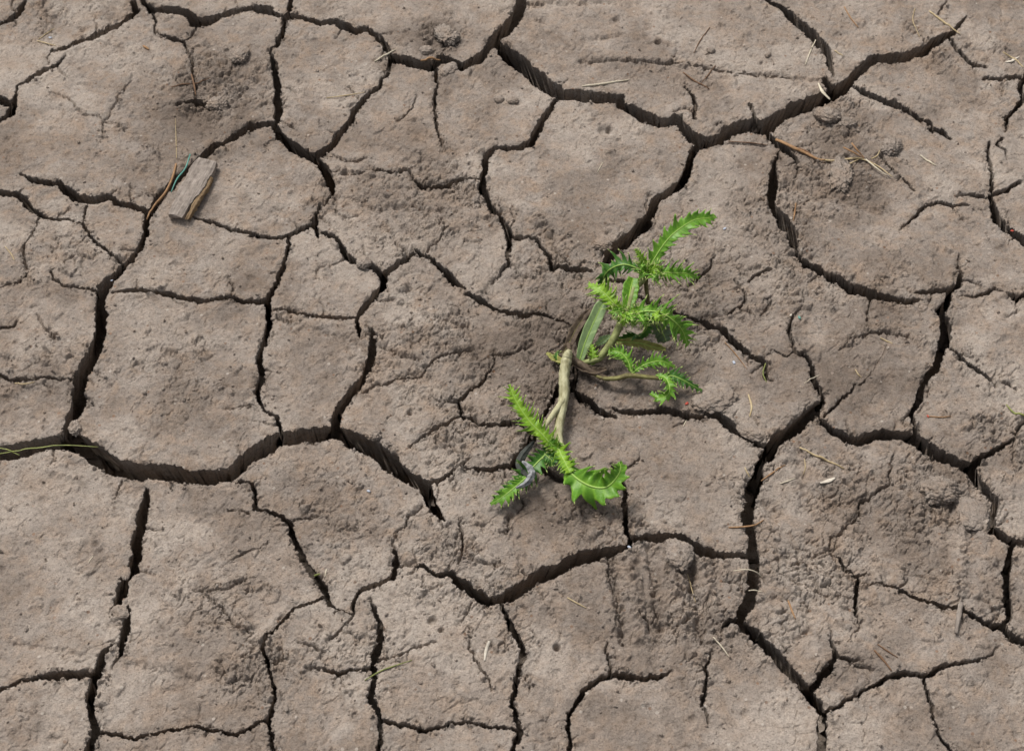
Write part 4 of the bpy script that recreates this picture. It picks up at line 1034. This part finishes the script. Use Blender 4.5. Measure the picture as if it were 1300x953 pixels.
# clods one can pick out
CL = [
 ('round fibrous mud clod lying alone on the plate beside the winding crack', 1194, 622, 15, (1.15, .95, .8), 3.4, .5),
 ('small brown fibrous clod at the head of a thin crack past the dry grass tuft', 1131, 187, 11, (1.3, .9, .7), 3.6, .5),
 ('broad mud lump sagging to the edge of the winding crack', 1236, 652, 16, (1.2, .9, .45), 1.6, .3),
 ('pale chunky clod on the crack edge beside the dry grass tuft', 1050, 146, 13, (1.2, .8, .7), 1.8, .4),
 ('pale knuckle shaped clod beside the chunky clod at the crack', 1076, 156, 9, (1.1, .9, .8), 1.8, .4),
 ('low flat clod under the dry grass tuft', 1066, 222, 15, (1.5, .8, .2), 2.2, .6),
 ('crumbly brown clod heap between the top crack and scattered crumbs', 566, 44, 12, (1.4, 1, .55), 3.6, .55),
 ('pale rounded clod beside the crumbly brown heap at the crack', 541, 64, 7, (1.1, .9, .8), 1.8, .35),
 ('smooth oval clod lying in the bend of the top crack', 570, 88, 9, (1.5, .8, .6), 1.6, .3),
 ('rounded pebble like clod, one of a pair on the smooth plate', 633, 125, 6.5, (1.1, .9, .75), 1.4, .25),
 ('dark dented clod beside its paler twin on the smooth plate', 650, 127, 7, (1, .9, .75), 1.4, .25),
 ('dark clod stuck in the rough patch above the wood chip', 276, 132, 10, (1.1, 1, .7), 2.6, .5),
 ('ridged brown clod above the dark clod in the rough patch', 305, 70, 11, (1.2, .9, .6), 2.4, .5),
 ('round clod plugging the crack where two smooth plates meet', 462, 333, 8, (1, 1, .8), 2, .35),
 ('small dark clod on the scratched plate behind the wide crack', 903, 64, 4.5, (1, 1, .9), 2, .4),
 ('dark crumb in a dent at the foot of the smooth plate', 975, 70, 4, (1.3, .8, .8), 2, .4),
 ('crusted clod on the edge of the raked furrows by the crack', 862, 702, 13, (1.2, .9, .5), 2, .4),
 ('dark smooth clod at the end of the crack below the thistle', 955, 548, 11, (1.3, .8, .5), 1.8, .35),
 ('large flat clod right of the curled thistle leaf', 908, 505, 17, (1.3, .9, .4), 1.8, .35),
 ('brown clod beside the crack behind the thistle', 765, 312, 9, (.8, 1.1, .8), 2.2, .45),
 ('small rounded clod on the right smooth plate', 1149, 349, 4.2, (1, .9, .8), 1.8, .3),
 ('mud chip wedged in the lone short crack', 160, 728, 5, (.8, 1.4, .6), 1.6, .3),
 ('pale mud wedge bridging the lower end of the short crack', 152, 777, 6.5, (.9, 1.3, .6), 1.6, .3),
 ('small clod fallen into the corner of the widest crack', 95, 543, 7, (1.2, .8, .8), 2, .4),
 ('pale dry husk shaped clod on the edge of the wide crack', 474, 551, 8, (1, .9, .6), 2.2, .4),
]
for k, (lb, px, py, r, sq, fq, rg_) in enumerate(CL):
    lump('soil_clod', lb, 'clod', px, py, r, MUD, (sq[0], sq[1], sq[2] * .62), rg_, fq, 5, k + 1, .6, rz=k * .9)
# bright grit
GT = [('tiny blue grey grit beside two crossed straws', 64, 48, 2.6, 'bluegrey'), ('tiny white grit near a hairline at the smooth plate', 1004, 400, 2.2, 'flake'), ('tiny teal grit beside the white one', 1015, 403, 2.4, 'thread'),
 ('white grit on the plate left of the thistle', 468, 623, 2.4, 'bluegrey'), ('tiny red grit on mud below the thistle', 872, 512, 2.6, 'red'), ('red grit at the end of a small orange straw', 1178, 528, 2.0, 'red'),
 ('orange red grit stuck in the forked crack edge', 1285, 293, 2.2, 'red'), ('pale lilac grit above the thistle tip', 920, 290, 2.6, 'bluegrey'), ('blue grey grit on mud right of the thistle', 932, 460, 2.6, 'bluegrey'),
 ('blue white grit wedged where two cracks meet', 799, 694, 2.2, 'bluegrey'), ('bright blue grit on the edge of the long crack', 142, 356, 1.6, 'bluegrey')]
for k, (lb, px, py, r, m) in enumerate(GT):
    lump('grit', lb, 'grit', px, py, r * .65, M[m], (1.3, .8, .5), .5, 1.6, 2, 50 + k, .3, rz=k)
# cream husks
S('husk', 'pointed cream husk beside a tan straw', 'husk', [(1002,252),(1030,245),(1062,228)], 3.4, M['flake'], .25, t='03', ends=(.15, 1, .1), wob=.04)
S('husk', 'pale bent husk caught on the edge of the widest fork', 'husk', [(250,335,.002),(268,370,.003),(298,402)], 3.2, M['straw_pale'], .3, t='03', ends=(.3, 1, .5))
S('husk', 'pink white flake pressed in the mud by the square print', 'husk', [(258,158),(290,150),(318,138)], 3.2, M['flake'], .15, t='23', ends=(.3, 1, .4))

# loose crumbs, far too many to count
def crumbs():
    bm0 = bmesh.new(); bmesh.ops.create_icosphere(bm0, subdivisions=1, radius=1); bv = np.array([v.co[:] for v in bm0.verts]); bf = [[v.index for v in f.verts] for f in bm0.faces]; bm0.free()
    rs = np.random.RandomState(9); V_, F_ = [], []; n = 0; tries = 0
    rgf = RG
    while n < 3800 and tries < 60000:
        tries += 1
        j = rs.randint(60, NJ - 60); i = rs.randint(60, NI - 60)
        if OUT[j, i] > .02: continue
        if ZC[j, i] < -.001: continue
        p = rgf[j, i]**1.5 + .05 + .35 * (Sd[j, i] < .006)
        if rs.rand() > p: continue
        r = .0007 + .0016 * rs.rand()**2.5
        s = r * (1 + .5 * rs.uniform(-1, 1, 3)); v = bv * s * (1 + .28 * rs.uniform(-1, 1, (len(bv), 1)))
        a = rs.rand() * 6.28; ca, sa = math.cos(a), math.sin(a)
        v = np.stack([v[:, 0] * ca - v[:, 1] * sa, v[:, 0] * sa + v[:, 1] * ca, v[:, 2]], -1) + [X[j, i], Y[j, i], Z[j, i] + r * .35]
        V_.append(v); F_ += [[k + n * len(bv) for k in f] for f in bf]; n += 1
    me = bpy.data.meshes.new('soil_crumbs'); me.from_pydata(np.concatenate(V_).tolist(), [], F_)
    ca = me.color_attributes.new('soil', 'FLOAT_COLOR', 'POINT'); ca.data.foreach_set('color', [.2, .5, .2, 1] * len(me.vertices))
    o = obj('soil_crumbs', me, MUD, smooth=False, kind='stuff'); tag(o, 'loose grey brown soil crumbs scattered over the mud', 'soil crumbs')
crumbs()
